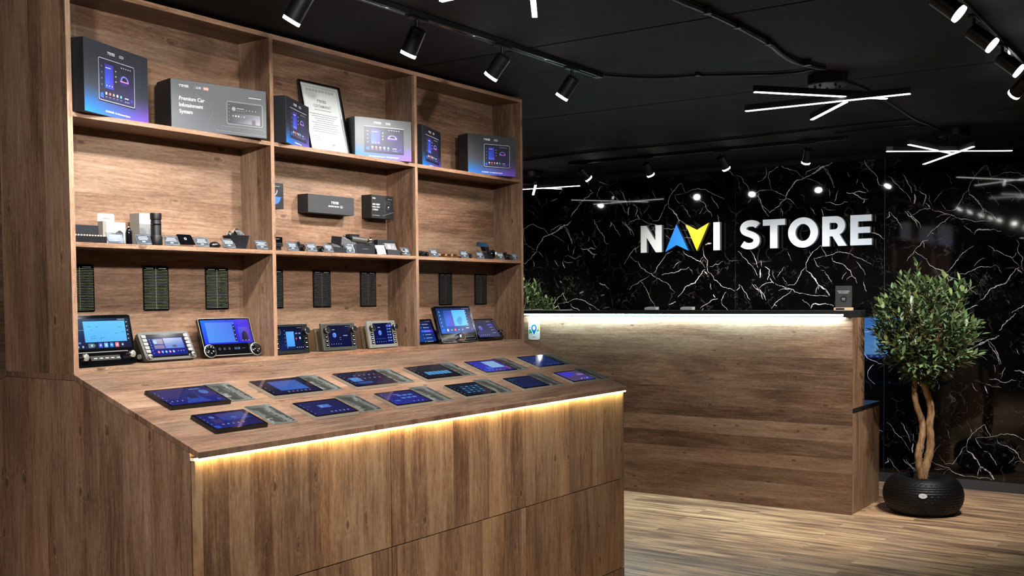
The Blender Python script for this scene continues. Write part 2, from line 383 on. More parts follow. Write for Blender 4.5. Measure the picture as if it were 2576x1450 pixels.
_g = {}
def glyphs(body, bold):
    k = (body, bold)
    if k in _g: return _g[k]
    cu = bpy.data.curves.new('t', 'FONT'); cu.body = body; cu.offset = bold; cu.resolution_u = 3; cu.fill_mode = 'BOTH'
    ob = bpy.data.objects.new('t', cu); COL.objects.link(ob)
    bpy.context.view_layer.update()
    dg = bpy.context.evaluated_depsgraph_get(); me = bpy.data.meshes.new_from_object(ob.evaluated_get(dg))
    vs_ = [(v.co.x, v.co.y) for v in me.vertices]; fs = [tuple(p.vertices) for p in me.polygons]
    # keep every face turned towards the viewer
    out = []
    for f in fs:
        a = 0
        for i in range(len(f)):
            p, q = vs_[f[i]], vs_[f[(i + 1) % len(f)]]; a += p[0] * q[1] - q[0] * p[1]
        out.append(f if a > 0 else f[::-1])
    bpy.data.objects.remove(ob); bpy.data.meshes.remove(me); bpy.data.curves.remove(cu)
    _g[k] = (vs_, out); return _g[k]

def thing(name, label, cat, group=None, loc=(0, 0, 0), M=None):
    o = bpy.data.objects.new(name, None); COL.objects.link(o); o.empty_display_size = 0.05
    o.matrix_world = M if M is not None else Matrix.Translation(loc)
    return tag(o, label, cat, group)
def tag(o, label=None, cat=None, group=None, kind=None):
    if label: o['label'] = label
    if cat: o['category'] = cat
    if group: o['group'] = group
    if kind: o['kind'] = kind
    return o
def face_frame(O, yaw=0.0, tilt=0.0):
    """local x to the right, z up the face, y into it; O is the bottom centre of the face"""
    x = Vector((math.cos(rad(yaw)), math.sin(rad(yaw)), 0)); b = Vector((-x.y, x.x, 0)); t = rad(tilt)
    z = Vector((0, 0, 1)) * math.cos(t) + b * math.sin(t); y = z.cross(x)
    return Matrix(((x.x, y.x, z.x, O[0]), (x.y, y.y, z.y, O[1]), (x.z, y.z, z.z, O[2]), (0, 0, 0, 1)))
def copy_tree(o, parent=None, M=None):
    c = o.copy(); COL.objects.link(c)
    if parent is not None: c.parent = parent
    if M is not None: c.matrix_world = M
    for ch in list(o.children): copy_tree(ch, c)
    return c
def light(name, typ, parent, M, energy, color=(1, 1, 1), **kw):
    d = bpy.data.lights.new(name, typ); d.energy = energy; d.color = color
    for k, v in kw.items(): setattr(d, k, v)
    o = bpy.data.objects.new(name, d); COL.objects.link(o)
    if parent is not None: o.parent = parent
    o.matrix_local = M; return o
# ------------------------------------------------------------ the room
def struct(name, mb, smooth=None):
    return tag(mb.build(name, smooth=smooth), kind='structure')
X0, X1, Y0, Y1 = -4.6, XM, -5.2, 4.6
m = MB(); m.box(X0 - .1, Y0 - .1, -.1, XM + .2, Y1 + .1, 0, FLOOR); struct('floor', m)
m = MB()      # ceiling of wide rough boards with open joints running across the shop
for a, b in ((X0 - .1, -2.605), (-2.595, -1.152), (-1.142, .300), (.310, 1.738), (1.752, 3.238), (3.25, 4.636), (4.646, XM + .2)):
    m.box(a, Y0 - .1, CEIL, b, Y1 + .1, CEIL + .05, CEILM)
m.box(X0 - .1, Y0 - .1, CEIL + .045, XM + .2, Y1 + .1, CEIL + .09, CEILM); struct('ceiling', m)
for nm, bx in (('wall_left', (X0, Y1, 0, XM, Y1 + .1, CEIL)), ('wall_right', (X0, Y0 - .1, 0, XM, Y0, CEIL)), ('wall_rear', (X0 - .1, Y0, 0, X0, Y1, CEIL))):
    m = MB(); m.box(*bx, WALLP); struct(nm, m)

VEINS = [[4,1223,924,1190,904,1129,868,1101,822,1073,763,1054,714],[2,1190,904,1157,804,1148,768],[3,1054,714,1082,667],[3,1054,714,1022,742,994,754,916,762,875,758],[4,875,758,898,804,907,853,903,904,853,927,799,940,772,925,736,909,683,893,648,856,621,837],[4,930,941,924,902,930,872,953,847,999,833],[4,875,758,825,730,763,700],[8,399,943,423,919,474,907,517,880,569,854,621,835,674,823,696,808,723,767,754,730,764,700,763,683,807,655,834,622,871,598,898,578],[4,491,921,552,900,599,882,608,861],[4,461,897,439,862,418,831,401,796,384,740],[2,621,835,569,825,517,800,465,767],[4,763,687,727,672,696,636],[2,763,685,825,685],[7,1022,707,999,719,976,687,966,652,953,611,907,552],[4,999,719,989,740],[3,999,697,976,661,943,624,898,582],[3,807,608,791,572,796,547],[10,287,701,237,693,203,675,170,648,150,638,162,614],[7,237,693,179,702,138,691],[3,170,648,125,641],[4,350,721,362,693,367,664,379,639],[3,422,739,415,683],[4,452,635,413,637,379,618,341,612,303,635,278,629],[2,473,598,430,579,371,576],[6,482,586,469,547,463,530],[3,570,603,529,546],[6,151,948,147,915,114,867,73,827,52,797,52,764,40,742,8,732],[3,279,854,258,815],[3,212,762,204,803],[3,175,772,154,729,121,698],[7,103,392,46,373,6,335],[4,481,306,524,273,563,236,589,194,602,152,598,109],[10,598,109,550,65,515,18,506,-4],[6,506,-4,463,-26,433,-47],[13,441,-43,415,-86],[4,506,-4,519,-34,525,-68],[4,481,306,464,263,442,220],[4,442,220,412,228,369,247,327,250,277,240,235,218,201,200,152,178,98,148],[2,442,220,498,213,541,206],[3,541,206,524,167,498,137],[4,454,102,429,71,399,20],[2,485,115,455,110],[5,399,206,391,180,361,167,327,162,293,140,259,110,243,68,217,46,205,9],[2,218,51,259,60,284,35],[3,285,94,318,40],[4,210,176,176,125,143,70],[4,602,143,637,110,655,67,673,33,695,3,748,-1],[2,748,-1,780,43,793,65],[4,852,18,825,0,771,-18,717,-31,655,-67,584,-76,514,-85,428,-90],[4,717,-36,761,-79,815,-113,852,-139,884,-183],[3,865,-148,838,-165],[2,780,147,816,96,838,66],[6,1064,287,1040,259,1026,224,1008,192,994,144],[3,975,205,966,152],[13,975,134,978,64],[4,1167,281,1120,231,1082,186,1040,149],[3,1040,149,999,82],[7,939,151,897,124,902,80,916,46],[7,897,63,865,18],[4,865,23,907,23,943,11,989,-19],[2,875,123,852,44],[5,1045,12,1022,-15,998,-32,966,-68,952,-108],[4,1153,9,1129,-18,1092,-67,1064,-116],[7,1158,14,1153,-17,1181,-35],[9,562,-183,553,-157,523,-145,471,-149,424,-151],[4,424,-151,381,-166],[3,632,-114,566,-170],[4,155,20,147,-17,134,-59],[2,749,264,717,189],[2,576,271,567,241],[4,499,2,504,-36],[7,499,2,448,-35,429,-69],[5,565,-260,637,-309,685,-368,718,-419,747,-448],[5,967,-291,888,-345,859,-398,820,-421,767,-444,733,-475,685,-493,656,-515],[3,781,-461,859,-503,919,-537,978,-580],[3,656,-515,609,-533,581,-576,543,-611],[3,864,-512,821,-564,792,-617,763,-678,724,-739],[5,467,-263,430,-298,356,-334,310,-356,283,-319],[6,283,-227,274,-311,242,-354,247,-412,238,-446],[3,310,-356,265,-412],[5,412,-400,486,-415,580,-443,666,-463],[3,491,-351,561,-405],[2,412,-404,375,-460],[8,265,-424,292,-441,320,-478,357,-536,403,-548,449,-569,468,-603,515,-649],[5,238,-446,202,-472,188,-505,139,-540,68,-582,6,-604],[10,274,-437,247,-463],[3,108,-357,175,-381,229,-404],[6,534,-688,600,-713],[5,311,-744,247,-706,184,-669,153,-665],[8,193,-631,175,-656],[5,77,-611,104,-640,121,-673,121,-698],[6,220,-538,211,-589],[3,121,-698,64,-761],[14,265,-219,210,-208],[5,878,-206,927,-231,967,-273,1007,-325,1027,-359],[4,917,-214,903,-266],[5,1025,10,995,-27,956,-64,931,-117],[3,823,-43,731,-30],[9,565,856,516,888,467,915,418,925,390,947],[4,467,911,434,880,413,841,393,789,376,745],[7,390,982,362,1026,322,1061,283,1105]]
def wall_back():
    m = MB(); rv = random.Random(3); m.box(XM + .004, Y0, 0, XM + .1, Y1, CEIL, plain('joint_grey', (150, 146, 140), .6))
    W, H = 1.19, 1.85
    for sy, nz in ((3.855, 1.7), (2.665, 2.0), (1.475, 1.149), (.303, 2.058), (-.887, 1.495), (-2.077, 2.02), (-3.267, 1.5), (-4.457, 1.9), (-5.2, 1.1)):
        wy = 1.172 if sy == .303 else W
        y1 = min(sy + wy - .0015, Y1)
        m.box(XM, sy + .0015, 0.0, XM + .0038, y1, 2.44, MARBLE)
        for rep in (-2, -1, 0, 1):
            for e in VEINS:
                w = e[0] * .00092; pts = [(e[i] * .001, e[i + 1] * .001 + nz + rep * H) for i in range(1, len(e), 2)]
                if max(p[1] for p in pts) < .07 or min(p[1] for p in pts) > 2.43: continue
                # break every stretch into small crooked steps
                for it in range(3):
                    q = [pts[0]]
                    for a, b in zip(pts, pts[1:]):
                        L = math.hypot(b[0] - a[0], b[1] - a[1])
                        if L > .008:
                            d = L * .13 * rv.uniform(-1, 1); nx, nz_ = -(b[1] - a[1]) / L, (b[0] - a[0]) / L
                            q.append(((a[0] + b[0]) / 2 + nx * d, (a[1] + b[1]) / 2 + nz_ * d))
                        q.append(b)
                    pts = q
                n = len(pts); hw = []
                for i in range(n):
                    k = i / max(n - 1, 1); hw.append(w * .5 * (0.35 + .65 * math.sin(math.pi * min(max(k, .06), .94))) * rv.uniform(.55, 1.25))
                L_, R_ = [], []
                for i in range(n):
                    a, b = pts[max(i - 1, 0)], pts[min(i + 1, n - 1)]; d = math.hypot(b[0] - a[0], b[1] - a[1]) or 1
                    nx, nz_ = -(b[1] - a[1]) / d, (b[0] - a[0]) / d
                    L_.append((pts[i][0] + nx * hw[i], pts[i][1] + nz_ * hw[i])); R_.append((pts[i][0] - nx * hw[i], pts[i][1] - nz_ * hw[i]))
                for i in range(n - 1):
                    qd = [L_[i], L_[i + 1], R_[i + 1], R_[i]]
                    if any(not (.003 < p[0] < wy - .003 and .02 < p[1] < 2.438) or p[0] + sy > y1 for p in qd): continue
                    m.add([(XM - .0004, p[0] + sy, p[1]) for p in qd], [(0, 1, 2, 3)], VEIN)
    struct('wall_back', m)
wall_back()
m = MB(); m.box(XM - .014, Y0, 0, XM - .0005, Y1, .07, BASEB); struct('baseboard_back', m)
m = MB(); m.box(XM - .03, Y0, 2.435, XM + .012, Y1, CEIL, CEILM); struct('trim_1', m)

# ------------------------------------------------------------ open shelving (double sided) on the cabinet
ZJ, ZT, WU, YD, YB = 1.1802, 2.4522, 2.6185, .4017, .1773
S1, S2, S3 = 2.0350, 1.6130, 1.1975
DV = ((.8695, .8875), (1.7432, 1.7612)); PL = .018
sh = thing('display_shelving', 'tall brown rustic wood shelving with three bays across and three rows of goods', 'shelving', loc=(0, 0, ZJ))
def wpart(name, parent, off, *boxes, bevel=.0008):
    m = MB(Matrix.Translation([-v for v in off]))
    for b in boxes: m.box(*b[:6], b[6])
    return m.build(name, parent, bevel=bevel)
o3 = (0, 0, ZJ)
for x in (0, WU - PL):
    for y0, y1 in ((0, .2), (.2015, YD)):
        m = MB(Matrix.Translation((0, 0, -ZJ)))
        m.box(x, y0 + (.0012 if y0 == 0 else 0), ZJ, x + PL, y1, ZT, WZ_Y)
        if y0 == 0: m.box(x, 0, ZJ, x + PL, .0012, ZT, EDGEZ)
        m.build('side_panel', sh)
for a, b in DV:
    m = MB(Matrix.Translation((0, 0, -ZJ))); m.box(a, .0032, S3, b, YB, ZT - PL, WZ_Y); m.box(a, .002, S3, b, .0032, ZT - PL, EDGEZ); m.build('divider', sh)
bays = ((PL, DV[0][0]), (DV[0][1], DV[1][0]), (DV[1][1], WU - PL))
m = MB(Matrix.Translation((0, 0, -ZJ))); m.box(PL, .0014, ZT - PL, WU - PL, YD, ZT, WX_Y); m.box(PL, .0002, ZT - PL, WU - PL, .0014, ZT, EDGE); m.build('top_board', sh)
m = MB(Matrix.Translation((0, 0, -ZJ))); m.box(PL, .0014, ZJ, WU - PL, YD, S3, WX_Y); m.box(PL, .0002, ZJ, WU - PL, .0014, S3, EDGE); m.build('bottom_board', sh)
for a, b in bays:
    for z in (S1, S2):
        m = MB(Matrix.Translation((0, 0, -ZJ))); m.box(a, .0036, z - .0155, b, YB, z, WX_Y); m.box(a, .0024, z - .0155, b, .0036, z, EDGE); m.build('shelf', sh)
    m = MB(Matrix.Translation((0, 0, -ZJ))); m.box(a, YB, S3, b, YB + .008, ZT - PL, WX_Z); m.build('back_panel', sh)
m = MB(Matrix.Translation((0, 0, -ZJ))); m.box(PL, YD - .16, S3, WU - PL, YD - .15, ZT - PL, WX_Z); m.build('back_panel', sh)

# ------------------------------------------------------------ cabinet below with the sloping counter
YC, YT, ZF = -.5941, -.6133, .9723
def slope_z(y): return ZJ + .339 * y
cb = thing('display_cabinet', 'brown rustic wood cabinet with a sloping counter top over push-open doors', 'cabinet', loc=(0, 0, 0))
def slope_z(y): return ZJ + .339 * y
m = MB()
prof = [(YC + .022, 0), (YC + .022, slope_z(YC + .022) - .0198), (-.002, ZJ - .0205), (YD + .002, ZJ - .0205), (YD - YC - .022, slope_z(YC + .022) - .0198), (YD - YC - .022, 0)]
for x in (0.0, WU - PL):
    m = MB(); n = len(prof); a = [(x, y, z) for y, z in prof]; b = [(x + PL, y, z) for y, z in prof]; m.hull(a, b, WZ_Y); m.build('side_panel', cb)
def slab(y0, y1, z0, z1, x0, x1, th, mt):
    m = MB(); d = math.atan2(z1 - z0, y1 - y0); ny, nz = math.sin(d) * th, -math.cos(d) * th
    a = [(x0, y0, z0), (x0, y1, z1), (x0, y1 + ny * 0, z1 - th), (x0, y0 + ny * 0, z0 - th)]
    b = [(x1, p[1], p[2]) for p in a]; m.hull(b, a, mt); return m
for nm, args in (('display_top', (YT, 0, ZF, ZJ)), ('rear_display_top', (YD - YT, YD, ZF, ZJ))):
    m = slab(args[0], args[1], args[2], args[3], -.0005, WU + .0005, .019, WX_Y)
    tp = m.build(nm, cb, bevel=.0008)
m = MB(); m.box(0, 0, ZJ - .019, WU, YD, ZJ - .0002, WX_Y); m.build('ledge', cb)
for xa, xb in ((.122, 1.145), (1.509, 2.52)):
    m = MB(); y0, y1 = -.009, -.0035
    m.add([(xa, y0, slope_z(y0) + .0006), (xb, y0, slope_z(y0) + .0006), (xb, y1, slope_z(y1) + .0006), (xa, y1, slope_z(y1) + .0006)], [(0, 1, 2, 3)], GLOSSB)
    m.add([(xa, y0 - .0015, slope_z(y0) + .0004), (xb, y0 - .0015, slope_z(y0) + .0004), (xb, y0, slope_z(y0) + .0012), (xa, y0, slope_z(y0) + .0012)], [(0, 1, 2, 3)], EDGE)
    m.build('cable_slot', cb)
rows = ((.5165, .944), (.069, .5130)); cols = ((.0005, .8690), (.8722, 1.7435), (1.7467, WU - .0005))
for z0, z1 in rows:
    for x0, x1 in cols:
        m = MB(); m.box(x0, YC, z0, x1, YC + .018, z1, WZ_X); m.build('door', cb, bevel=.0012)
m = MB(); m.box(.0005, YC, 0, WU - .0005, YC + .018, .0655, WZ_X); m.box(PL, YC + .024, .066, WU - PL, YC + .030, .93, DARKB); m.build('plinth', cb)
m = MB(); m.box(.004, YC - .0145, .9470, WU - .004, YC + .002, .9526, LEDW); m.box(0, YC + .0025, .9445, WU, YC + .02, .9535, BLACK)
tag(m.build('led_strip', cb), 'glowing warm light strip')
m = MB(); m.box(-.0006, YC + .002, .9445, .004, YC + .02, .9535, plain('strip_end_cap', (235, 230, 200), .4)); m.build('strip_end_cap', cb)

# perforated wooden board far left, seen past the shelving edge
pb = thing('perforated_board', 'wooden board with round holes behind the far left edge of the shelving', 'board', loc=(-.05, 1.2, 0))
m = MB(); sx0, n_h, cw, r = -.62, 3, .355, .026
def holed(m, x0, x1, z0, z1, cx, cz, r, y0, y1, mt):
    n = 16; out = []; inn = []
    for i in range(n):
        t = 2 * math.pi * i / n; dx, dz = math.cos(t), math.sin(t); k = 1 / max(abs(dx), abs(dz))
        out.append((cx + dx * k * (x1 - x0) / 2, cz + dz * k * (z1 - z0) / 2)); inn.append((cx + dx * r, cz + dz * r))
    for y, flip in ((y0, 0), (y1, 1)):
        v = [(a, y, b) for a, b in out] + [(a, y, b) for a, b in inn]
        f = [(i, (i + 1) % n, (i + 1) % n + n, i + n) for i in range(n)]; m.add(v, [q[::-1] for q in f] if flip else f, mt)
    v = [(a, y0, b) for a, b in inn] + [(a, y1, b) for a, b in inn]; m.add(v, [(i, (i + 1) % n, (i + 1) % n + n, i + n) for i in range(n)], mt)
for k in range(16):
    z = .025 + k * .153
    for j in range(3):
        cx = .05 + .4 - j * .3
        holed(m, cx - .15, cx + .15, z, z + .153, cx, z + .0765, .026, 0, .018, WX_Z)
m.box(-.3, 0, 0, .6, .018, .025, WX_Z)
m.build('panel', pb)
m = MB(); m.box(-.3, .05, 0, .6, .06, 2.44, BLACK); m.box(-.3, .018, 0, -.28, .05, 2.44, WZ_Y); m.box(.58, .018, 0, .6, .05, 2.44, WZ_Y); m.build('backing', pb)

# ------------------------------------------------------------ reception counter
XK, YA, YE = 4.7784, -1.065, 2.15
rc = thing('reception_counter', 'long brown rustic wood reception counter under a black top in front of the marble wall', 'counter', loc=(XK, YA, 0))
oc = Matrix.Translation((-XK, -YA, 0))
m = MB(oc); m.box(XK, YA, 0, XK + .018, YE, 1.273, WY_Z); m.build('front_panel', rc)
m = MB(oc); m.box(XK + .018, YA + .001, .002, 5.398, YA + .019, .655, WZ_X); m.build('side_panel', rc)
m = MB(oc); m.box(XK + .018, YA + .001, .6852, 5.046, YA + .019, 1.273, WZ_X); m.build('side_panel', rc)
m = MB(oc); m.box(XK + .018, YA - .002, .6552, 5.41, YE, .6850, SLAB); m.build('desk_top', rc, bevel=.002)
m = MB(oc); m.box(5.03, YA + .02, .6852, 5.046, YE, 1.273, WY_Z); m.build('inner_panel', rc)
m = MB(oc); m.box(XK - .040, YA - .004, 1.2915, 5.055, YE, 1.3145, SLAB); m.box(XK + .002, YA - .004, 1.2735, 5.055, YE, 1.2915, SLAB); m.box(XK - .040, YA - .004, 1.2735, XK + .002, YA + .045, 1.2915, SLAB)
m.build('counter_top', rc, bevel=.0015)
m = MB(oc); m.box(XK - .037, YA + .05, 1.2815, XK - .016, 1.43, 1.2910, LEDC); tag(m.build('led_strip', rc), 'glowing cool white light strip')
m = MB(oc); m.box(XK + .04, YE - .02, 0, 5.39, YE, .654, WZ_X); m.build('side_panel', rc)

# ------------------------------------------------------------ wall sign: raised letters on the marble
XS = 6.088
def sgn(x0, x1, yt, yb, name, label, polys, face, side):
    """polys in unit box (0..1 across, 0..1 up) -> letter from photo edge to photo edge"""
    ya, yb_ = at('X', XS, x0, 600).y, at('X', XS, x1, 600).y
    t = thing(name, label, 'letter', 'raised letters of the wall sign', loc=(XS, ya, ZSB))
    F = Matrix(((0, 1, 0, 0), (-1, 0, 0, 0), (0, 0, 1, 0), (0, 0, 0, 1)))   # local x -> -Y, local y -> +X
    w, h = ya - yb_, ZST - ZSB
    mf, ms = MB(F), MB(F)
    for outer, holes in polys:
        o = [(p[0] * w, p[1] * h) for p in outer]
        hs = [[(p[0] * w, p[1] * h) for p in q] for q in holes]
        for mb, ya0, yb0, mt in ((mf, 0, .005, face), (ms, .005, .038, side)):
            bm = bmesh.new(); es = []
            for loop in [o] + hs:
                vv = [bm.verts.new((x, ya0, z)) for x, z in loop]
                for i in range(len(vv)): es.append(bm.edges.new((vv[i], vv[(i + 1) % len(vv)])))
            bmesh.ops.triangle_fill(bm, use_beauty=True, edges=es)
            bm.verts.index_update(); V = [tuple(v.co) for v in bm.verts]; n = len(V)
            tr = [tuple(v.index for v in f.verts) for f in bm.faces]; bm.free()
            tr2 = []
            for f in tr:
                a, b, c = [V[i] for i in f]; A = (b[0] - a[0]) * (c[2] - a[2]) - (c[0] - a[0]) * (b[2] - a[2])
                tr2.append(f if A > 0 else f[::-1])
            V2 = V + [(x, yb0, z) for x, y, z in V]
            mb.add(V2, tr2 + [tuple(i + n for i in f[::-1]) for f in tr2], mt)
            k = 0
            for loop in [o] + hs:
                L = len(loop); mb.add(V2, [(k + (i + 1) % L, k + i, k + i + n, k + (i + 1) % L + n) for i in range(L)], mt); k += L
    ob = mf.build('letter_face', t); ms.build('letter_return', t)
    pz = MB(F)
    for q in PINS.get(name, ((.12, .2), (.12, .8))):
        pz.cyl((q[0] * w, .037, q[1] * h), (q[0] * w, XM - XS - .0005, q[1] * h), .004, n=8, m=CHROME)
    pz.build('standoff_pin', t)
    return t
ZST, ZSB = 2.0172, 1.7889
PINS = {'letter_i': ((.5, .2), (.5, .8)), 'arrow_a': ((.5, .7), (.15, .1)), 'arrow_v': ((.5, .3), (.15, .9)), 'letter_t': ((.5, .2), (.5, .88)), 'letter_s': ((.5, .93), (.5, .06)), 'letter_o': ((.1, .5), (.9, .5))}
def arc(cx, cz, rx, rz, a0, a1, n=14): return [(cx + rx * math.cos(rad(a0 + (a1 - a0) * i / n)), cz + rz * math.sin(rad(a0 + (a1 - a0) * i / n))) for i in range(n + 1)]
Npoly = [(0, 0), (.28, 0), (.28, .56), (.72, 0), (1, 0), (1, 1), (.70, 1), (.70, .44), (.26, 1), (0, 1)]
sgn(1611.7, 1664.5, 0, 0, 'letter_n', 'white raised letter N, first of the wall sign', [(Npoly, [])], LETTER, LSIDE)
sgn(1673.3, 1731.4, 0, 0, 'arrow_a', 'blue arrowhead pointing up, standing for the A on the wall sign', [([(0, 0), (.49, .24), (1, .02), (.49, 1)], [])], LBLUE, plain('blue_side', (0, 60, 110), .4))
sgn(1724.7, 1783.5, 0, 0, 'arrow_v', 'yellow arrowhead pointing down, standing for the V on the wall sign', [([(0, .98), (.48, 0), (1, 1), (.49, .76)], [])], LYEL, plain('yellow_side', (120, 100, 0), .4))
sgn(1794.4, 1810.6, 0, 0, 'letter_i', 'white raised letter I, right of the yellow arrowhead', [([(0, 0), (1, 0), (1, 1), (0, 1)], [])], LETTER, LSIDE)
def Spoly():
    # centre line of the S as two bends, then offset both ways
    c = []
    P = [(.90, .80), (.80, .865), (.62, .895), (.44, .89), (.28, .85), (.185, .775), (.17, .685), (.235, .61), (.38, .555), (.55, .51), (.72, .45), (.83, .37), (.845, .27), (.78, .175), (.63, .115), (.45, .10), (.27, .125), (.12, .19)]
    def cr(p0, p1, p2, p3, t): return tuple(.5 * ((2 * b) + (-a + c_) * t + (2 * a - 5 * b + 4 * c_ - d) * t * t + (-a + 3 * b - 3 * c_ + d) * t ** 3) for a, b, c_, d in zip(p0, p1, p2, p3))
    Q = []
    for i in range(len(P) - 1):
        for k in range(3): Q.append(cr(P[max(i - 1, 0)], P[i], P[i + 1], P[min(i + 2, len(P) - 1)], k / 3))
    Q.append(P[-1]); L, Rr = [], []
    asp = .69
    for i, p in enumerate(Q):
        a, b = Q[max(i - 1, 0)], Q[min(i + 1, len(Q) - 1)]; dx, dz = (b[0] - a[0]) * asp, b[1] - a[1]; d = math.hypot(dx, dz)
        nx, nz = -dz / d, dx / d; k = .112
        L.append((p[0] + nx * k / asp, p[1] + nz * k)); Rr.append((p[0] - nx * k / asp, p[1] - nz * k))
    return [(min(max(x, 0), 1), min(max(z, -.01), 1.01)) for x, z in (L + Rr[::-1])]
sgn(1861.5, 1910.5, 0, 0, 'letter_s', 'white raised letter S of the wall sign', [(Spoly()[::-1], [])], LETTER, LSIDE)
sgn(1918.8, 1974.5, 0, 0, 'letter_t', 'white raised letter T of the wall sign', [([(0, .79), (.33, .79), (.33, 0), (.66, 0), (.66, .79), (1, .79), (1, 1), (0, 1)], [])], LETTER, LSIDE)
sgn(1982.3, 2057.6, 0, 0, 'letter_o', 'white raised ring letter O of the wall sign', [(arc(.5, .5, .5, .515, 0, 354, 40), [arc(.5, .5, .25, .29, 0, 350, 30)])], LETTER, LSIDE)
Rp = [(0, 0), (.30, 0), (.30, .33), (.42, .33), (.66, 0), (1, 0), (.70, .40)] + arc(.56, .68, .37, .32, -62, 90, 14) + [(0, 1)]
sgn(2068.3, 2130, 0, 0, 'letter_r', 'white raised letter R of the wall sign', [(Rp, [[(.30, .56), (.30, .78)] + arc(.52, .67, .12, .11, 90, -90, 8)])], LETTER, LSIDE)
sgn(2138.8, 2192.9, 0, 0, 'letter_e', 'white raised letter E, last of the wall sign', [([(0, 0), (1, 0), (1, .215), (.36, .215), (.36, .40), (.92, .40), (.92, .60), (.36, .60), (.36, .785), (.98, .785), (.98, 1), (0, 1)], [])], LETTER, LSIDE)
# ------------------------------------------------------------ ceiling lights
def track(name, label, a, b, extra=None):
    t = thing(name, label, 'track', loc=a); m = MB(Matrix.Translation([-v for v in a]))
    d = Vector(b) - Vector(a)
    if abs(d.x) > abs(d.y): m.box(a[0], a[1] - .018, CEIL - .020, b[0], a[1] + .018, CEIL - .0005, BLACK); m.box(a[0] + .01, a[1] - .006, CEIL - .0205, b[0] - .01, a[1] + .006, CEIL - .019, GLOSSB)
    else: m.box(a[0] - .018, b[1], CEIL - .020, a[0] + .018, a[1], CEIL - .0005, BLACK)
    m.build('rail', t, bevel=.002)
    for P in (a, b):
        m = MB(Matrix.Translation([-v for v in a])); s = .022; m.box(P[0] - s, P[1] - s, CEIL - .023, P[0] + s, P[1] + s, CEIL - .0005, BLACK); m.build('end_cap', t, bevel=.003)
    return t
track('lighting_track', 'black ceiling track above the shelving, carrying spotlights aimed at it', (-2.6, -.61, CEIL), (2.35, -.61, CEIL))
track('lighting_track', 'black ceiling track along the marble wall, carrying spotlights aimed at the sign', (5.11, 1.22, CEIL), (5.11, -.90, CEIL))
track('lighting_track', 'black ceiling track in the top right corner of the picture', (-2.2, -2.28, CEIL), (4.3, -2.28, CEIL))

def spot_proto():
    t = thing('spotlight', 'x', 'spotlight')
    m = MB(); m.box(-.05, -.014, -.027, .05, .014, -.0206, BLACK); m.box(-.062, -.006, -.024, .062, .006, -.0206, BLACK); m.build('adapter', t, bevel=.002)
    m = MB(); m.cyl((0, 0, -.027), (0, 0, -.066), .0065, n=12, m=BLACK); m.build('stem', t, smooth=40)
    m = MB(); m.lathe([(.0, .012), (.020, .012), (.0335, .004), (.0335, -.097), (.0315, -.0985), (.030, -.092), (.0, -.092)], 28, BLACK); b = m.build('housing', t, smooth=35)
    m = MB(); m.lathe([(.0, -.0965), (.022, -.098), (.029, -.105), (.0325, -.110), (.0332, -.1065), (.0332, -.0985), (.0305, -.0965)], 28, LENS); l = m.build('lens', b, smooth=60)
    light('lamp', 'SPOT', b, Matrix.Translation((0, 0, -.114)), SPOT_W, (1.0, .98, .955), spot_size=rad(100), spot_blend=.9, shadow_soft_size=.03)
    return t
SPT = spot_proto(); used = [False]
def spot(x, y, aim, label, group, z=CEIL, watt=None, size=None, dup=True):
    M = Matrix.Translation((x, y, z))
    if not used[0]: t = SPT; t.matrix_world = M; used[0] = True
    else: t = copy_tree(SPT, None, M)
    tag(t, label, 'spotlight', group)
    d = Vector(aim).normalized(); q = (-d).to_track_quat('Z', 'Y').to_matrix().to_4x4()
    for ch in t.children:
        if ch.name.startswith('housing'):
            ch.matrix_local = Matrix.Translation((0, 0, -.074)) @ q @ Matrix.Scale(.9, 4) @ Matrix.Translation((0, 0, .010))
            if watt is not None:
                for g in ch.children:
                    if g.type == 'LIGHT':
                        g.data = g.data.copy(); g.data.energy = watt
                        if size: g.data.spot_size = rad(size)
        if ch.name.startswith(('adapter',)) and group and 'marble' in group: ch.matrix_local = Matrix.Rotation(rad(90), 4, 'Z')
    return t
g1 = 'spotlights on the track above the shelving'
for i, (x, lab, aim) in enumerate(((.46, 'black cylinder spotlight cut by the top edge of the picture, leftmost of four', (-.22, .62, -1)), (1.03, 'black cylinder spotlight over the middle bay, second from the left on its track', (-.05, .55, -1)),
        (1.575, 'black cylinder spotlight over the right bay, third from the left on its track', (-.15, .80, -1)), (2.12, 'black cylinder spotlight nearest the far end of its track, above the shelving', (-.15, .70, -1)))):
    spot(x, -.61, aim, lab, g1)
for x in (-.06, -.9, -1.9): spot(x, -.61, (.15, .5, -1) if x > -.5 else (.55, 0, -1), 'added unseen black spotlight on the shelving track, outside the left of the picture', g1, watt=46 if x > -.5 else 34, size=None if x > -.5 else 68)  # unseen spots added to light the first bay and the lower side panel
g2 = 'spotlights on the track by the marble wall'
for y, lab, aim in ((1.13, 'small black spotlight turned right at the left end of the wall track', (.75, -.45, -.85)), (.57, 'small black spotlight above the letter N of the sign', (.75, -.15, -1)),
        (-.03, 'small black spotlight above the gap between the two words of the sign', (.7, -.25, -1)), (-.66, 'small black spotlight above the letter O of the sign', (.5, .38, -1))):
    spot(5.11, y, aim, lab, g2, watt=30, size=80)
g3 = 'spotlights on the right-hand track'
for x, lab, aim in ((1.72, 'black spotlight with a glaring lens, touching the top edge at the right', (.09, -.75, -.67)), (2.27, 'black spotlight with a glaring lens, second from the top right corner', (.09, -.75, -.67)),
        (2.83, 'black spotlight cut by the right edge of the picture', (.09, -.75, -.67)), (3.4, 'added black spotlight lighting the counter, just outside the right edge of the picture', (.9, 1.2, -1.0)), (4.1, 'added unseen black spotlight at the far end of the right-hand track, outside the picture', (.7, .9, -1.1))):  # the last two are unseen additions that light the counter
    spot(x, -2.28, aim, lab, g3, watt=40 if x < 3 else 92)
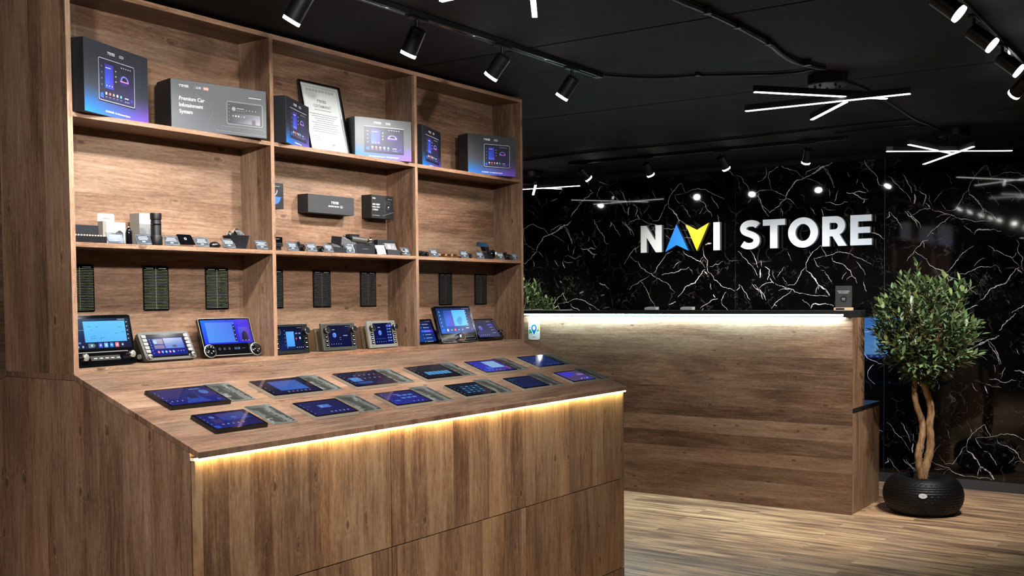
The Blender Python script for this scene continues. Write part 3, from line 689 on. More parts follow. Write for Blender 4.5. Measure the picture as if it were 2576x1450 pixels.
for x, dz in ((-1.6, -.32), (-.6, -.32), (.5, -.34), (1.1, -1.0)): spot(x, -2.28, (.45 if dz > -.9 else .1, 1, dz), 'unseen black spotlight added on the right-hand track, outside the picture', g3, watt=84, size=80)  # extra spots out of view, added to brighten shelves and doors
spot(5.0, 2.2, (.75, -.1, -1), 'added black spotlight brightening the tree behind the counter, hidden by the shelving', None, watt=75, size=60)  # hidden spot put in to brighten this tree's crown

# linear chandeliers: three crossed bars under a round canopy
def chandelier(cx, cy, zb, bars, label, canopy=True):
    t = thing('linear_chandelier', label, 'ceiling lamp', 'crossed bar ceiling lamps', loc=(cx, cy, CEIL))
    m = MB(); m.lathe([(0, -.05), (.088, -.05), (.093, -.045), (.093, -.0005), (0, -.0005)], 36, BLACK); m.build('canopy', t, smooth=35)
    m = MB()
    for k in range(5):
        a = rad(20 + 72 * k); m.cyl((.06 * math.cos(a), .06 * math.sin(a), -.062), (.06 * math.cos(a), .06 * math.sin(a), -.05), .006, n=8, m=BLACK)
        m.cyl((.06 * math.cos(a), .06 * math.sin(a), -.06), (.05 * math.cos(a), .05 * math.sin(a), zb + .03 - CEIL + (bars[k % len(bars)][4])), .0012, n=5, m=BLACK)
    m.build('suspension_wire', t)
    for bx, by, ang, L, dz in bars:
        T = Matrix.Translation((bx - cx, by - cy, zb - CEIL + dz)) @ Matrix.Rotation(rad(ang), 4, 'Z')
        m = MB(T); m.box(-L / 2, -.010, .003, L / 2, .010, .032, BLACK); b = m.build('bar', t, bevel=.001)
        m = MB(T); m.box(-L / 2 + .003, -.0085, -.001, L / 2 - .003, .0085, .0028, TUBE); m.build('diffuser', b)
    return t
chandelier(3.067, -1.465, 2.345, ((3.0, -1.46, -39, .72, .018), (3.10, -1.44, -88, .80, 0), (3.32, -1.386, 37, .52, -.004)), 'crossed bar lamp at the upper right, nearer and larger of the two in full view')
chandelier(5.225, -1.574, 2.312, ((5.07, -1.58, -54, .80, .0), (5.28, -1.52, 32.5, .87, -.004), (4.93, -1.50, -11, .6, .004)), 'crossed bar lamp hanging before the marble wall at the right')
chandelier(5.42, 1.83, 2.315, ((5.36, 1.72, -84, .80, .0), (5.5, 1.83, 35, .80, .004), (5.40, 1.86, -30, .7, .022)), 'crossed bar lamp half hidden by the right edge of the shelving')
chandelier(.60, -1.44, 2.345, ((.585, -1.41, 32, .82, -.004), (.55, -1.5, -60, .7, .018), (.6, -1.4, 88, .7, .0)), 'crossed bar lamp of which one bright tip shows at the top middle')
chandelier(-1.85, -1.45, 2.345, ((-1.85, -1.45, 32, .82, -.004), (-1.9, -1.5, -60, .7, .018), (-1.85, -1.4, 88, .7, .0)), 'added crossed bar lamp for fill light, above and behind the viewer')  # unseen lamp added as fill light
chandelier(1.9, -3.9, 2.345, ((1.9, -3.9, 32, .82, -.004), (1.9, -3.95, -60, .7, .018), (1.9, -3.85, 88, .7, .0)), 'added fill lamp of crossed bars, right side of the shop, outside the picture')  # second lamp out of view, also added for fill

# cables on the ceiling
def smooth_path(P, k=6):
    P = [Vector(p) for p in P]; out = []
    for i in range(len(P) - 1):
        a, b, c, d = P[max(i - 1, 0)], P[i], P[i + 1], P[min(i + 2, len(P) - 1)]
        for j in range(k):
            t = j / k; out.append(.5 * ((2 * b) + (-a + c) * t + (2 * a - 5 * b + 4 * c - d) * t * t + (-a + 3 * b - 3 * c + d) * t ** 3))
    out.append(P[-1]); return out
def cable(name, label, pix, r, clips=(), z=None, pts=None):
    z = z or CEIL - r - .002
    P = pts or [at('Z', z, *q) for q in pix]
    t = thing(name, label, 'cable', loc=P[0]); m = MB(Matrix.Translation(-P[0])); m.tube(smooth_path(P), r, 8, BLACK); m.build('sheath', t, smooth=60)
    for q in clips:
        C = at('Z', z, *q); m = MB(Matrix.Translation(C - P[0])); m.box(-.012, -r - .004, -r - .002, .012, r + .004, CEIL - C.z - .0005, BLACK); m.build('clip', t, bevel=.002)
cable('cable', 'black cable sagging from the shelving track to the nearer crossed bar lamp', [(1500, 186), (1545, 191), (1630, 195), (1690, 194), (1755, 190), (1850, 188), (1950, 186), (2010, 181), (2046, 174)], .006, [(1755, 187)])
cable('conduit', 'thick black conduit curving across the ceiling to the nearer crossed bar lamp', [(1640, -35), (1712, 2), (1780, 30), (1860, 68), (1935, 110), (1965, 135), (2000, 155), (2050, 168), (2075, 171)], .0105, [(1780, 27), (1855, 64), (1932, 106), (2032, 158)])
cable('cable', 'thin black cable running from the nearer to the farther crossed bar lamp', [(2118, 205), (2160, 217), (2230, 255), (2300, 300), (2350, 320), (2376, 334)], .005)
cable('cable', 'black cable along the ceiling just before the wall track', [(1318, 404), (1400, 393), (1500, 381), (1640, 369), (1800, 354), (1980, 334), (2150, 316), (2290, 302)], .006)
cable('cable', 'thin black cable from the wall track to the farther crossed bar lamp', [(2100, 336), (2180, 327), (2260, 319), (2330, 318), (2380, 333)], .005)
# ------------------------------------------------------------ printed boxes on the top row
WHT = (235, 238, 242)
def grad(mb, x0, z0, x1, z1, fn, mt, nx=6, nz=8, lay=1):
    y = -0.00018 * lay
    for i in range(nx):
        for j in range(nz):
            u0, u1, v0, v1 = i / nx, (i + 1) / nx, j / nz, (j + 1) / nz
            P = [(u0, v0), (u1, v0), (u1, v1), (u0, v1)]
            mb.add([(x0 + (x1 - x0) * u, y, z0 + (z1 - z0) * v) for u, v in P], [(0, 1, 2, 3)], mt, [fn(u, v) for u, v in P])
def lerp(a, b, t): t = min(max(t, 0), 1); return tuple(x + (y - x) * t for x, y in zip(a, b))
def home_art(m, x0, z0, x1, z1, mt, k=1.0, lay=2):
    """printed or lit home screen: blue card, car glow, row of round app marks"""
    w, h = x1 - x0, z1 - z0; X = lambda u: x0 + w * u; Z = lambda v: z0 + h * v
    def c(*q): return tuple(min(255, v * k) for v in q)
    m.rect(X(.16), Z(.30), X(.40), Z(.90), mt, [c(40, 90, 210), c(70, 50, 190), c(60, 50, 170), c(50, 50, 160)], lay)
    m.rect(X(.18), Z(.80), X(.33), Z(.82), mt, c(215, 220, 240), lay + 1)
    for i in range(3): m.disc(X(.21 + .075 * i), Z(.37), w * .012, mt, c(225, 225, 250), lay + 1, 8)
    for i in range(4): m.disc(X(.075), Z(.82 - .15 * i), w * .016, mt, c(90, 120, 200) if i == 1 else c(110, 115, 135), lay, 8)
    m.poly([(X(.03), Z(.06)), (X(.11), Z(.03)), (X(.11), Z(.18)), (X(.03), Z(.15))], mt, c(40, 90, 200), lay)
    m.disc(X(.72), Z(.60), w * .15, mt, c(52, 42, 110), lay, 16, rz=h * .13)
    m.poly([(X(.60), Z(.58)), (X(.635), Z(.68)), (X(.69), Z(.72)), (X(.76), Z(.71)), (X(.82), Z(.66)), (X(.85), Z(.57))], mt, c(120, 125, 225), lay + 1)
    m.poly([(X(.64), Z(.59)), (X(.665), Z(.66)), (X(.70), Z(.685)), (X(.75), Z(.68)), (X(.79), Z(.65)), (X(.80), Z(.58))], mt, c(24, 24, 44), lay + 2)
    m.rect(X(.60), Z(.555), X(.84), Z(.585), mt, c(225, 130, 190), lay + 2)
    for i in range(3): m.disc(X(.47), Z(.78 - .13 * i), w * .014, mt, c(200, 205, 220), lay + 1, 8)
    for i in range(5): m.rect(X(.62 + .065 * i), Z(.905), X(.655 + .065 * i), Z(.925), mt, c(190, 195, 210), lay + 1)
    for i, q in enumerate(((225, 225, 230), (235, 120, 110), (230, 150, 110), (235, 235, 240), (90, 200, 170))):
        m.disc(X(.19 + .105 * i), Z(.17), w * .026, mt, c(*q), lay + 1, 12); m.rect(X(.165 + .105 * i), Z(.075), X(.215 + .105 * i), Z(.088), mt, c(150, 150, 165), lay + 1)
    m.rect(X(.72), Z(.15), X(.83), Z(.175), mt, c(200, 205, 220), lay + 1)
    for i in range(3): m.disc(X(.74 + .05 * i), Z(.075), w * .010, mt, c(200, 205, 220), lay + 1, 8)
    m.disc(X(.92), Z(.13), w * .028, mt, c(50, 60, 190), lay + 1, 12)
def cc_box(a, yaw, w, h, dpt, label, right_title, tone, screen, foot, back=(18, 18, 22)):
    O = Vector((a[0], a[1], S1 + .0005)) + Vector((math.cos(rad(yaw)), math.sin(rad(yaw)), 0)) * w / 2
    t = thing('product_box', label, 'box', 'printed product boxes on the top row', M=face_frame(O, yaw))
    m = MB(); m.box(-w / 2, 0, 0, w / 2, dpt, h, DARKB); body = m.build('carton', t, bevel=.0008)
    m = MB(); x0, x1 = -w / 2 + .0008, w / 2 - .0008
    def fn(u, v):
        low = lerp((0, 105, 190), (112, 72, 190), u * 1.1); top = tone
        return lerp(low, top, (v + .04 * math.sin(3 * u)) / .40)
    grad(m, x0, .0008, x1, h - .0008, fn, PRINT)
    m.text("T'EYES", -.012, h * .865, .0085, PRINT, WHT, 3, 'RIGHT', .030, sx=1.15); m.text(right_title, .012, h * .865, .0085, PRINT, WHT, 3, 'LEFT', .026)
    sx0, sx1, sz0, sz1 = screen[0] * w - w / 2, screen[2] * w - w / 2, screen[1] * h, screen[3] * h
    m.rect(sx0 - .003, sz0 - .007, sx1 + .005, sz1, PRINT, (18, 20, 34), 2)
    m.rect(sx0, sz0, sx1, sz1, PRINT, [(34, 34, 60), (48, 40, 90), (34, 36, 44), (36, 36, 60)], 3)
    home_art(m, sx0, sz0, sx1, sz1, PRINT, 1.0, 4)
    if screen[4]: m.frame(sx0 - .003, sz0 - .003, sx1 + .003, sz1 + .003, .0018, PRINT, (205, 212, 220), 6, .006)
    else: m.rect(sx0 - .004, sz1 + .001, sx1 + .004, sz1 + .0028, PRINT, (205, 212, 220), 6)
    m.text(foot, 0, h * .055, .0058, PRINT, WHT, 4, 'CENTER', .01)
    m.build('front_print', body)
    return t
F2 = 'Car Infotainment System'
cc_box((.036, -.040), 18.3, .340, .238, .050, 'large printed box with framed screen picture, leftmost on the top row', 'CC3', (44, 48, 58), (.22, .22, .76, .78, True), '13.2 INCHES · ' + F2)
cc_box((.922, -.030), 26.4, .272, .183, .05, 'dark printed box in front of the framed certificate', 'CC2L', (28, 30, 40), (.18, .18, .86, .78, False), F2)
cc_box((1.422, .072), -18.0, .289, .180, .08, 'grey and purple printed box right of the framed certificate', 'CC3', (78, 80, 82), (.17, .19, .84, .78, False), F2 + ' · Driving Reimagined')
cc_box((1.818, .018), 20.8, .280, .190, .05, 'narrow-looking dark printed box at the left of the right top bay', 'CC2+', (30, 31, 40), (.18, .18, .86, .78, False), F2)
cc_box((2.212, .052), -19.4, .293, .199, .09, 'printed box with white framed screen picture, rightmost on the top row', 'CC3', (52, 54, 60), (.34, .22, .86, .76, True), '9.5 INCHES · ' + F2)

# wide grey box of the first bay
yaw = -11.3; w, h, dp = .389, .180, .125
O = Vector((.435, .041, S1 + .0005)) + Vector((math.cos(rad(yaw)), math.sin(rad(yaw)), 0)) * w / 2
t = thing('product_box', 'wide grey printed box reading Premium Car Infotainment System', 'box', 'printed product boxes on the top row', M=face_frame(O, yaw))
m = MB(); m.box(-w / 2, 0, 0, w / 2, dp - .02, h, DARKB); m.hull([(-w / 2, dp - .02, 0), (w / 2, dp - .02, 0), (w / 2, dp - .02, h), (-w / 2, dp - .02, h)], [(-w / 2, dp, 0), (w / 2, dp, 0), (w / 2, dp, h - .02), (-w / 2, dp, h - .02)], DARKB)
body = m.build('carton', t, bevel=.0008)
m = MB(); grad(m, -w / 2 + .001, .001, w / 2 - .001, h - .001, lambda u, v: lerp((70, 72, 78), (88, 90, 94), .6 * v + .4 * math.sin(3 * u)), PRINT)
m.text("T'EYES", -.163, .154, .0082, PRINT, WHT, 3, 'LEFT', .018, sx=1.15); m.rect(-.103, .153, -.1022, .163, PRINT, (160, 160, 160), 3); m.text('LUX', -.096, .154, .0078, PRINT, WHT, 3, 'LEFT', .012)
m.prism(rrect(-.068, .152, -.046, .1635, .004), -.0008, -.0001, PRINT, (205, 120, 95)); m.text('ONE', -.057, .1545, .0062, PRINT, (250, 240, 235), 6, 'CENTER', .01)
for i, s in enumerate(('Premium Car', 'Infotainment', 'System')): m.text(s, -.163, .107 - .0235 * i, .0135, PRINT, (240, 240, 240), 3, 'LEFT', .014, sx=.98)
m.rect(.118, .145, .172, .1475, PRINT, (200, 200, 200), 3)
m.rect(.030, .045, .172, .120, PRINT, (58, 60, 64), 2); m.frame(.026, .040, .178, .125, .0014, PRINT, (170, 172, 174), 3, .008)
m.rect(.045, .046, .166, .083, PRINT, [(70, 68, 74), (150, 148, 160), (110, 108, 122), (62, 62, 66)], 3)
m.disc(.055, .098, .008, PRINT, (150, 150, 155), 4); m.rect(.068, .100, .098, .102, PRINT, (190, 190, 190), 4)
for i in range(4): m.disc(.070 + .009 * i, .092, .0013, PRINT, (190, 190, 190), 4, 8)
for i, q in enumerate((150, 225, 200, 110, 150)): m.disc(.052 + .0115 * i, .072, .0033, PRINT, (q, q, q), 4, 12)
for i in range(5): m.disc(.036, .112 - .0135 * i, .0013, PRINT, (190, 190, 190), 4, 8)
for i in range(4): m.disc(.108 + .013 * i, .097, .002, PRINT, (175, 175, 175), 4, 8)
m.disc(.138, .060, .009, PRINT, (95, 92, 98), 4, 14, rz=.006); m.rect(.130, .046, .146, .062, PRINT, (80, 78, 84), 5)
for pts in (((-.06, .02), (-.03, .075), (-.038, .10), (-.10, .135)), ((.0, .030), (.176, .030), (.19, .024)), ((-.02, .012), (.19, .008))):
    for a, b in zip(pts, pts[1:]): m.poly([(a[0], a[1]), (b[0], b[1]), (b[0], b[1] + .0012), (a[0], a[1] + .0012)], PRINT, (120, 122, 128), 2)
m.build('front_print', body)

# framed certificate
cw, chh = .248, .318; tl = math.degrees(math.atan2(.17 - .100, .312))
t = thing('framed_certificate', 'white certificate in a black frame leaning back in the middle top bay', 'certificate', M=face_frame((1.307, .098, S1 + .004), 0, tl))
m = MB()
m.box(-cw / 2, 0, 0, -cw / 2 + .009, .014, chh, GLOSSB); m.box(cw / 2 - .009, 0, 0, cw / 2, .014, chh, GLOSSB); m.box(-cw / 2 + .009, 0, 0, cw / 2 - .009, .014, .009, GLOSSB); m.box(-cw / 2 + .009, 0, chh - .009, cw / 2 - .009, .014, chh, GLOSSB)
m.box(-cw / 2 + .009, .008, .009, cw / 2 - .009, .013, chh - .009, BPLA); m.build('frame', t, bevel=.0008)
m = MB(Matrix.Translation((0, .0078, 0))); m.rect(-cw / 2 + .009, .009, cw / 2 - .009, chh - .009, PRINT, (214, 220, 218), 0)
m.frame(-cw / 2 + .017, .017, cw / 2 - .017, chh - .017, .0022, PRINT, (150, 160, 162), 2, .003); m.frame(-cw / 2 + .022, .022, cw / 2 - .022, chh - .022, .0008, PRINT, (120, 128, 132), 2, .003)
for i in range(9): m.disc(-.076 + .019 * i, chh - .034, .008, PRINT, (172, 180, 182), 1, 10, rz=.006)
m.text("T'EYES", 0, .232, .0120, PRINT, (40, 40, 44), 3, 'CENTER', .012, sx=1.15); m.text('СЕРТИФИКАТ', 0, .208, .0125, PRINT, (75, 80, 84), 3, 'CENTER', 0, sx=.88)
for i, ww in enumerate((.10, 0, .17, .15, .12, .10, .16, .13, .15, .17, .15)):
    if ww: m.rect(-ww / 2, .196 - i * .0098, ww / 2, .1985 - i * .0098, PRINT, (120, 126, 130), 3)
for i in range(5): m.rect(-.085, .076 - i * .009, -.085 + R.uniform(.03, .06), .078 - i * .009, PRINT, (110, 116, 120), 3)
m.disc(.028, .046, .017, PRINT, (60, 75, 105), 3, 24); m.disc(.028, .046, .0155, PRINT, (200, 206, 208), 4, 24); m.disc(.028, .046, .011, PRINT, (120, 132, 150), 5, 20, rz=.004)
for i in range(2): m.rect(.055, .058 - i * .016, .08, .060 - i * .016, PRINT, (120, 126, 130), 3)
m.build('sheet', t)

# ------------------------------------------------------------ boxes fixed to the back panel of the middle row
yb = YB - .0005
def hung(name, label, x0, z0, x1, z1, dpt, art):
    t = thing(name, label, 'box', M=Matrix.Translation(((x0 + x1) / 2, yb - dpt, z0))); w, h = x1 - x0, z1 - z0
    m = MB(); m.box(-w / 2, 0, 0, w / 2, dpt, h, DARKB); b = m.build('carton', t, bevel=.0006); m = MB(); art(m, w, h); m.build('front_print', b); return t
def art_long(m, w, h):
    m.rect(-w / 2 + .0006, .0006, w / 2 - .0006, h - .0006, PRINT, (48, 48, 50), 1)
    for k in range(6):
        P = [(-w / 2 + .004 + i * (w - .01) / 16, .004 + k * .005 + .016 * ((i / 16 - .45) ** 2) * 4 * (1 + .1 * k)) for i in range(17)]
        for a, b in zip(P, P[1:]): m.poly([a, b, (b[0], b[1] + .0009), (a[0], a[1] + .0009)], PRINT, (66, 66, 68), 2)
    m.text("T'EYES", .02, .044, .0100, PRINT, WHT, 3, 'CENTER', .02, sx=1.15); m.text('USB DVR Full HD', .012, .030, .0062, PRINT, WHT, 3, 'CENTER', .012); m.frame(.052, .0285, .068, .038, .0006, PRINT, WHT, 3, .002)
    m.rect(.055, .031, .065, .033, PRINT, WHT, 3)
hung('product_box', 'long matt black box fixed to the back panel of the middle row', 1.176, 1.7855, 1.456, 1.8635, .062, art_long)
def art_cam(m, w, h):
    m.rect(-w / 2 + .0006, .0006, w / 2 - .0006, h - .0006, PRINT, (20, 20, 21), 1)
    m.text("T'EYES", -w / 2 + .006, h - .018, .0052, PRINT, WHT, 3, 'LEFT', .02); m.text('AHD 1080P', -w / 2 + .006, h - .046, .0072, PRINT, WHT, 3, 'LEFT', .02)
    m.text('REAR VIEW', -w / 2 + .006, h - .058, .0072, PRINT, (210, 210, 212), 3, 'LEFT'); m.text('CAMERA', -w / 2 + .006, h - .070, .0072, PRINT, (210, 210, 212), 3, 'LEFT')
    m.poly(rrect(.012, .026, .056, .082, .008), PRINT, (36, 37, 40), 2); m.disc(.036, .048, .017, PRINT, (10, 10, 11), 3); m.disc(.036, .048, .010, PRINT, (46, 48, 54), 4); m.disc(.040, .054, .003, PRINT, (225, 228, 235), 5)
    m.poly([(.0, .012), (w / 2 - .002, .030), (w / 2 - .002, .033), (.0, .014)], PRINT, (90, 92, 96), 3); m.disc(w / 2 - .035, h - .015, .002, PRINT, WHT, 3, 8); m.rect(w / 2 - .031, h - .016, w / 2 - .010, h - .0145, PRINT, (140, 140, 145), 3)
    m.rect(-w / 2 + .006, .012, -.02, .0135, PRINT, (150, 150, 155), 3)
hung('product_box', 'black rear view camera box fixed at the right of the middle bay', 1.572, 1.7840, 1.722, 1.8890, .060, art_cam)
def art_blue(m, w, h):
    m.rect(-w / 2 + .0006, .0006, w / 2 - .0006, h - .0006, PRINT, (20, 21, 24), 1)
    P = [(.035 + .030 * math.cos(rad(a)) - .03, .052 + .034 * math.sin(rad(a))) for a in range(180, 361, 12)]
    m.poly([(-w / 2 + .004, .052)] + P[1:-1] + [(w / 2 - .006, .046)], PRINT, (52, 92, 214), 2)
    for k in range(10):
        a0, a1 = rad(180 + 18 * k), rad(198 + 18 * k)
        m.poly([(-.008 + r_ * math.cos(a), .075 + r_ * math.sin(a)) for r_, a in ((.026, a0), (.026, a1), (.020, a1), (.020, a0))], PRINT, (120, 124, 150), 3)
    m.rect(-.01, h - .014, .03, h - .0125, PRINT, (150, 150, 155), 3)
hung('product_box', 'black box with blue swoosh half hidden by the left divider of the middle bay', .945, 1.790, 1.045, 1.894, .055, art_blue)

# ------------------------------------------------------------ middle row: price tags and small gadgets
def tag_art(m, w, h, lightc=False):
    m.rect(-w / 2, 0, w / 2, h, TAGP, (100, 106, 112), 0)
    m.rect(-w / 2 + .0022, .0075, w / 2 - .0022, h - .0065, TAGP, (44, 52, 60) if not lightc else (96, 108, 140), 1)
    m.rect(-w * .18, h - .0052, w * .2, h - .0022, TAGP, (60, 66, 72), 1); m.rect(w * .12, .0020, w * .44, .0052, TAGP, (90, 96, 102), 1)
    n = 3; zz = h - .0115
    for i in range(n): ww = R.uniform(.55, .85) * w; m.rect(-ww / 2, zz - i * .0052, ww / 2, zz + .0022 - i * .0052, TAGP, (170, 176, 182), 2)
    m.rect(-.006, .0095, .006, .0135, TAGP, (170, 176, 182), 2)
def price_tag(x, label, y=.014, yaw=-4, w=.060, h=.041, lightc=False, tilt=24):
    t = thing('price_tag', label, 'price tag', 'slanted price tags on the middle shelf', M=face_frame((x, y, S2 + .0012), yaw, tilt))
    m = MB(); m.box(-w / 2, 0, 0, w / 2, .0018, h, ACRYL); ho = m.build('holder', t)
    T = Matrix.Rotation(rad(tilt), 4, 'X')
    m = MB(); m.box(-w / 2, 0, -.0008, w / 2, .022, .0006, ACRYL, T=T); m.build('foot', t)
    m = MB(); m.rect(-w / 2 + .001, .001, w / 2 - .001, h - .001, TAGP, (100, 106, 112), 0); tag_art(m, w - .002, h - .001, lightc); m.build('label_sheet', ho)
for x, lab, kw in ((.181, 'pale blue price tag in front of the white hanging pack, first bay', dict(lightc=True, w=.062)), (.292, 'price tag standing left of the black torch, first bay', {}), (.409, 'price tag left of the square charging pad', {}),
        (.543, 'price tag between the charging pad and the small oval remote', {}), (.669, 'price tag standing left of the black cup of crystals', dict(w=.056)), (.831, 'lone price tag at the right end of the first bay, beside the divider', dict(w=.058)),
        (.994, 'glinting price tag, leftmost of the middle bay', dict(w=.058)), (1.099, 'price tag between two small cameras, second of the middle bay', dict(w=.056)), (1.198, 'price tag left of the open black camera box, third of the middle bay', dict(w=.05)),
        (1.325, 'price tag standing before the big dash camera box', dict(w=.05)), (1.690, 'price tag at the right end of the middle bay', dict(w=.058)),
        (1.898, 'price tag right of the pair of tiny lens cameras, first of the right bay', dict(w=.055)), (2.133, 'price tag right of the brass connectors', dict(w=.06)), (2.262, 'price tag left of the tall dash camera in the right bay', dict(w=.06)),
        (2.440, 'price tag right of the tall dash camera', dict(w=.054)), (2.578, 'price tag at the far right end of the middle row', dict(w=.050, y=.02))):
    price_tag(x, lab, **kw)

Z2 = S2 + .0006
# black open case with a row of small pink lamps
t = thing('led_kit_case', 'open black flat case with a row of tiny pink lamps, at the far left', 'case', M=face_frame((.086, .020, Z2), 0))
m = MB(); m.box(-.062, 0, 0, .062, .05, .022, BPLA); m.box(-.060, .002, .0215, .060, .048, .0225, DARKB); b = m.build('tray', t, bevel=.001)
m = MB()
for i in range(11): m.cyl((-.052 + .0104 * i, .004, .0225), (-.052 + .0104 * i, .004, .0265), .0030, n=10, m=plain('pink_lamp', (235, 175, 160), .4) if i == 0 else m.mats[0])
m.build('lamp_row', b)
m = MB(); m.box(-.060, .052, .0, .066, .060, .062, DARKB); m.build('lid', t, bevel=.001)
# white hang-tab pack
t = thing('hanging_pack', 'white carton with a euro hang hole, behind the car charger', 'pack', M=face_frame((.222, .085, Z2), 0))
m = MB(); m.box(-.030, .0, 0, .045, .030, .078, WHITE); m.box(-.044, .001, 0, -.030, .030, .080, GREYC); b = m.build('carton', t, bevel=.0006)
m = MB(); P = rrect(-.044, .076, .022, .108, .006); m.prism(P, .030, .0312, WHITE)
m.prism(rrect(-.025, .088, .004, .0925, .002), .0292, .0299, GREYC); m.prism(rrect(-.0145, .090, -.0065, .097, .002), .0290, .0298, GREYC); m.build('hang_tab', t)
m = MB(); m.rect(-.022, .068, .006, .0695, PRINT, (150, 150, 150), 2); m.rect(-.022, .060, .012, .0612, PRINT, (150, 150, 150), 2); m.rect(-.022, .056, .004, .0572, PRINT, (150, 150, 150), 2); m.rect(.028, .067, .038, .069, PRINT, (150, 150, 150), 2); m.build('print', b)
t = thing('car_charger', 'small black bullet shaped car charger with a metal tip', 'charger', loc=(.240, .030, Z2))
m = MB(); m.lathe([(0, 0), (.0115, 0), (.0115, .038), (.0105, .046), (.0065, .055), (.0035, .058), (0, .058)], 20, GLOSSB); m.build('body', t, smooth=40)
m = MB(); m.lathe([(0, .0581), (.003, .0581), (.0025, .062), (0, .0625)], 12, CHROME); m.build('tip', t, smooth=40)
m = MB(); m.box(-.0035, -.0128, .034, .0035, -.0112, .046, CHROME); m.build('side_contact', t)
t = thing('phone_holder', 'grey hexagonal phone holder head behind the pale price tag', 'holder', M=face_frame((.228, .060, Z2), 0))
m = MB(); m.prism([(.014 * math.cos(rad(60 * i + 30)), .032 + .017 * math.sin(rad(60 * i + 30))) for i in range(6)], 0, .010, DGREY); m.build('head', t, bevel=.001); m = MB(); m.box(-.003, .002, 0, .003, .008, .018, DGREY); m.build('stand', t)
t = thing('carton', 'white carton with grey lower half standing behind the black torch', 'box', M=face_frame((.354, .090, Z2), 0))
m = MB(); m.box(-.026, 0, .078, .040, .055, .116, WHITE); m.box(-.026, 0, 0, .040, .055, .078, plain('light_grey_card', (120, 120, 120), .6, spec=.2)); m.box(-.0265, .0003, .0, -.026, .055, .116, GREYC); b = m.build('body', t, bevel=.0005)
m = MB(); m.rect(-.012, .100, -.004, .106, PRINT, (120, 120, 125), 2); m.rect(-.001, .101, .004, .105, PRINT, (120, 120, 125), 2); m.build('print', b)
t = thing('torch', 'tall black cylindrical torch standing upright on the middle shelf', 'torch', loc=(.3455, .022, Z2))
m = MB(); m.lathe([(0, 0), (.0205, 0), (.0215, .004), (.0215, .028), (.0185, .034), (.0180, .036), (.0180, .084), (.0170, .086), (.0170, .0885), (.0195, .091), (.0200, .110), (.0190, .1125), (.0, .1125)], 28, BLACK); b = m.build('barrel', t, smooth=35)
m = MB(); m.lathe([(.0184, .070), (.0188, .0705), (.0188, .074), (.0184, .0745)], 28, GLOSSB); m.build('ring', t, smooth=35)
t = thing('charging_pad', 'black square charging pad with a rose gold rim, tilted back', 'charger', M=face_frame((.478, .018, Z2 + .0078), -4, 36))
m = MB(); m.prism(rrect(-.032, 0, .032, .046, .008), .0, .004, GLOSSB); m.prism(rrect(-.034, -.002, .034, .048, .009), .0042, .009, ROSE); m.disc(0, .026, .006, PRINT, (200, 200, 205), 2, 6); m.disc(0, .026, .0045, PRINT, (14, 14, 15), 3, 6); b = m.build('pad', t, smooth=30)
m = MB(); T = Matrix.Rotation(rad(36), 4, 'X'); m.box(-.028, .004, -.0015, .034, .030, .006, GLOSSB, T=T); m.build('base', t, bevel=.001)
t = thing('remote_fob', 'small oval black remote lying on the middle shelf, first bay', 'remote', loc=(.607, .030, Z2))
m = MB(); m.lathe([(0, 0), (.020, 0), (.0235, .006), (.022, .014), (.014, .021), (0, .023)], 24, GLOSSB); b = m.build('shell', t, smooth=50); b.scale = (1, .8, 1)
m = MB()
for i in range(3): m.box(-.004 + .008 * i, -.0175, .006, .001 + .008 * i, -.0150, .009, CHROME)
m.build('button', t)
t = thing('cup_of_crystals', 'tapered black cup holding faceted crystals', 'cup', loc=(.7275, .048, Z2))
m = MB(); m.lathe([(0, 0), (.037, 0), (.050, .048), (.0515, .050), (.050, .0505), (.048, .048), (.047, .040), (0, .040)], 32, DARKB); m.build('cup', t, smooth=40)
rr = random.Random(5)
for i in range(9):
    a = rr.uniform(0, 6.28); q = rr.uniform(.0, .030) if i else 0; r_ = rr.uniform(.009, .014) if i else .020
    bm = bmesh.new(); bmesh.ops.create_icosphere(bm, subdivisions=1, radius=r_); m = MB(Matrix.Translation((q * math.cos(a), q * math.sin(a), .046 + r_ * .8)))
    V = [tuple(v.co) for v in bm.verts]; Fs = [tuple(v.index for v in f.verts) for f in bm.faces]; bm.free(); m.add(V, Fs, CRYSTAL if i % 3 else CHROME); m.build('crystal', t)
t = thing('gadget_box', 'small black gadget with shiny front at the left of the middle bay', 'gadget', M=face_frame((.925, .030, Z2), 0))
m = MB(); m.box(-.022, 0, .018, .024, .030, .054, GLOSSB); m.box(-.020, .003, 0, .020, .028, .018, BPLA); m.box(-.022, -.002, .016, .024, .0, .030, BPLA); m.build('body', t, bevel=.001)
m = MB(); m.dash(-.010, .045, .018, .002, PRINT, (120, 120, 125)); m.build('print', t)

def mini_cam(x, label, y=.03, yaw=0, r=.010, h=.030, flap=True, pair=False):
    t = thing('mini_camera', label, 'camera', M=face_frame((x, y, Z2), yaw))
    m = MB(); m.prism(rrect(-.018, 0, .018, h, .005), 0, .022, BPLA); b = m.build('body', t, bevel=.0008)
    m = MB(); m.cyl((.004, .001, h * .45), (.004, -.010, h * .45), r, r * .9, 20, GLOSSB); m.build('lens_barrel', b, smooth=40)
    m = MB(); m.cyl((.004, -.0098, h * .45), (.004, -.0108, h * .45), r * .55, r * .3, 16, CHROME); m.build('lens', b, smooth=40)
    if flap: m = MB(); m.hull([(-.020, .0, h - .004), (-.006, .0, h), (-.006, .016, h), (-.020, .016, h - .004)], [(-.024, .0, h + .006), (-.012, 0, h + .010), (-.012, .016, h + .010), (-.024, .016, h + .006)], BPLA); m.build('bracket', t)
    return t
mini_cam(1.052, 'tiny black camera with bracket, between the first two tags of the middle bay')
mini_cam(1.157, 'tiny black camera with round lens, right of the second tag of the middle bay', flap=False, h=.026)
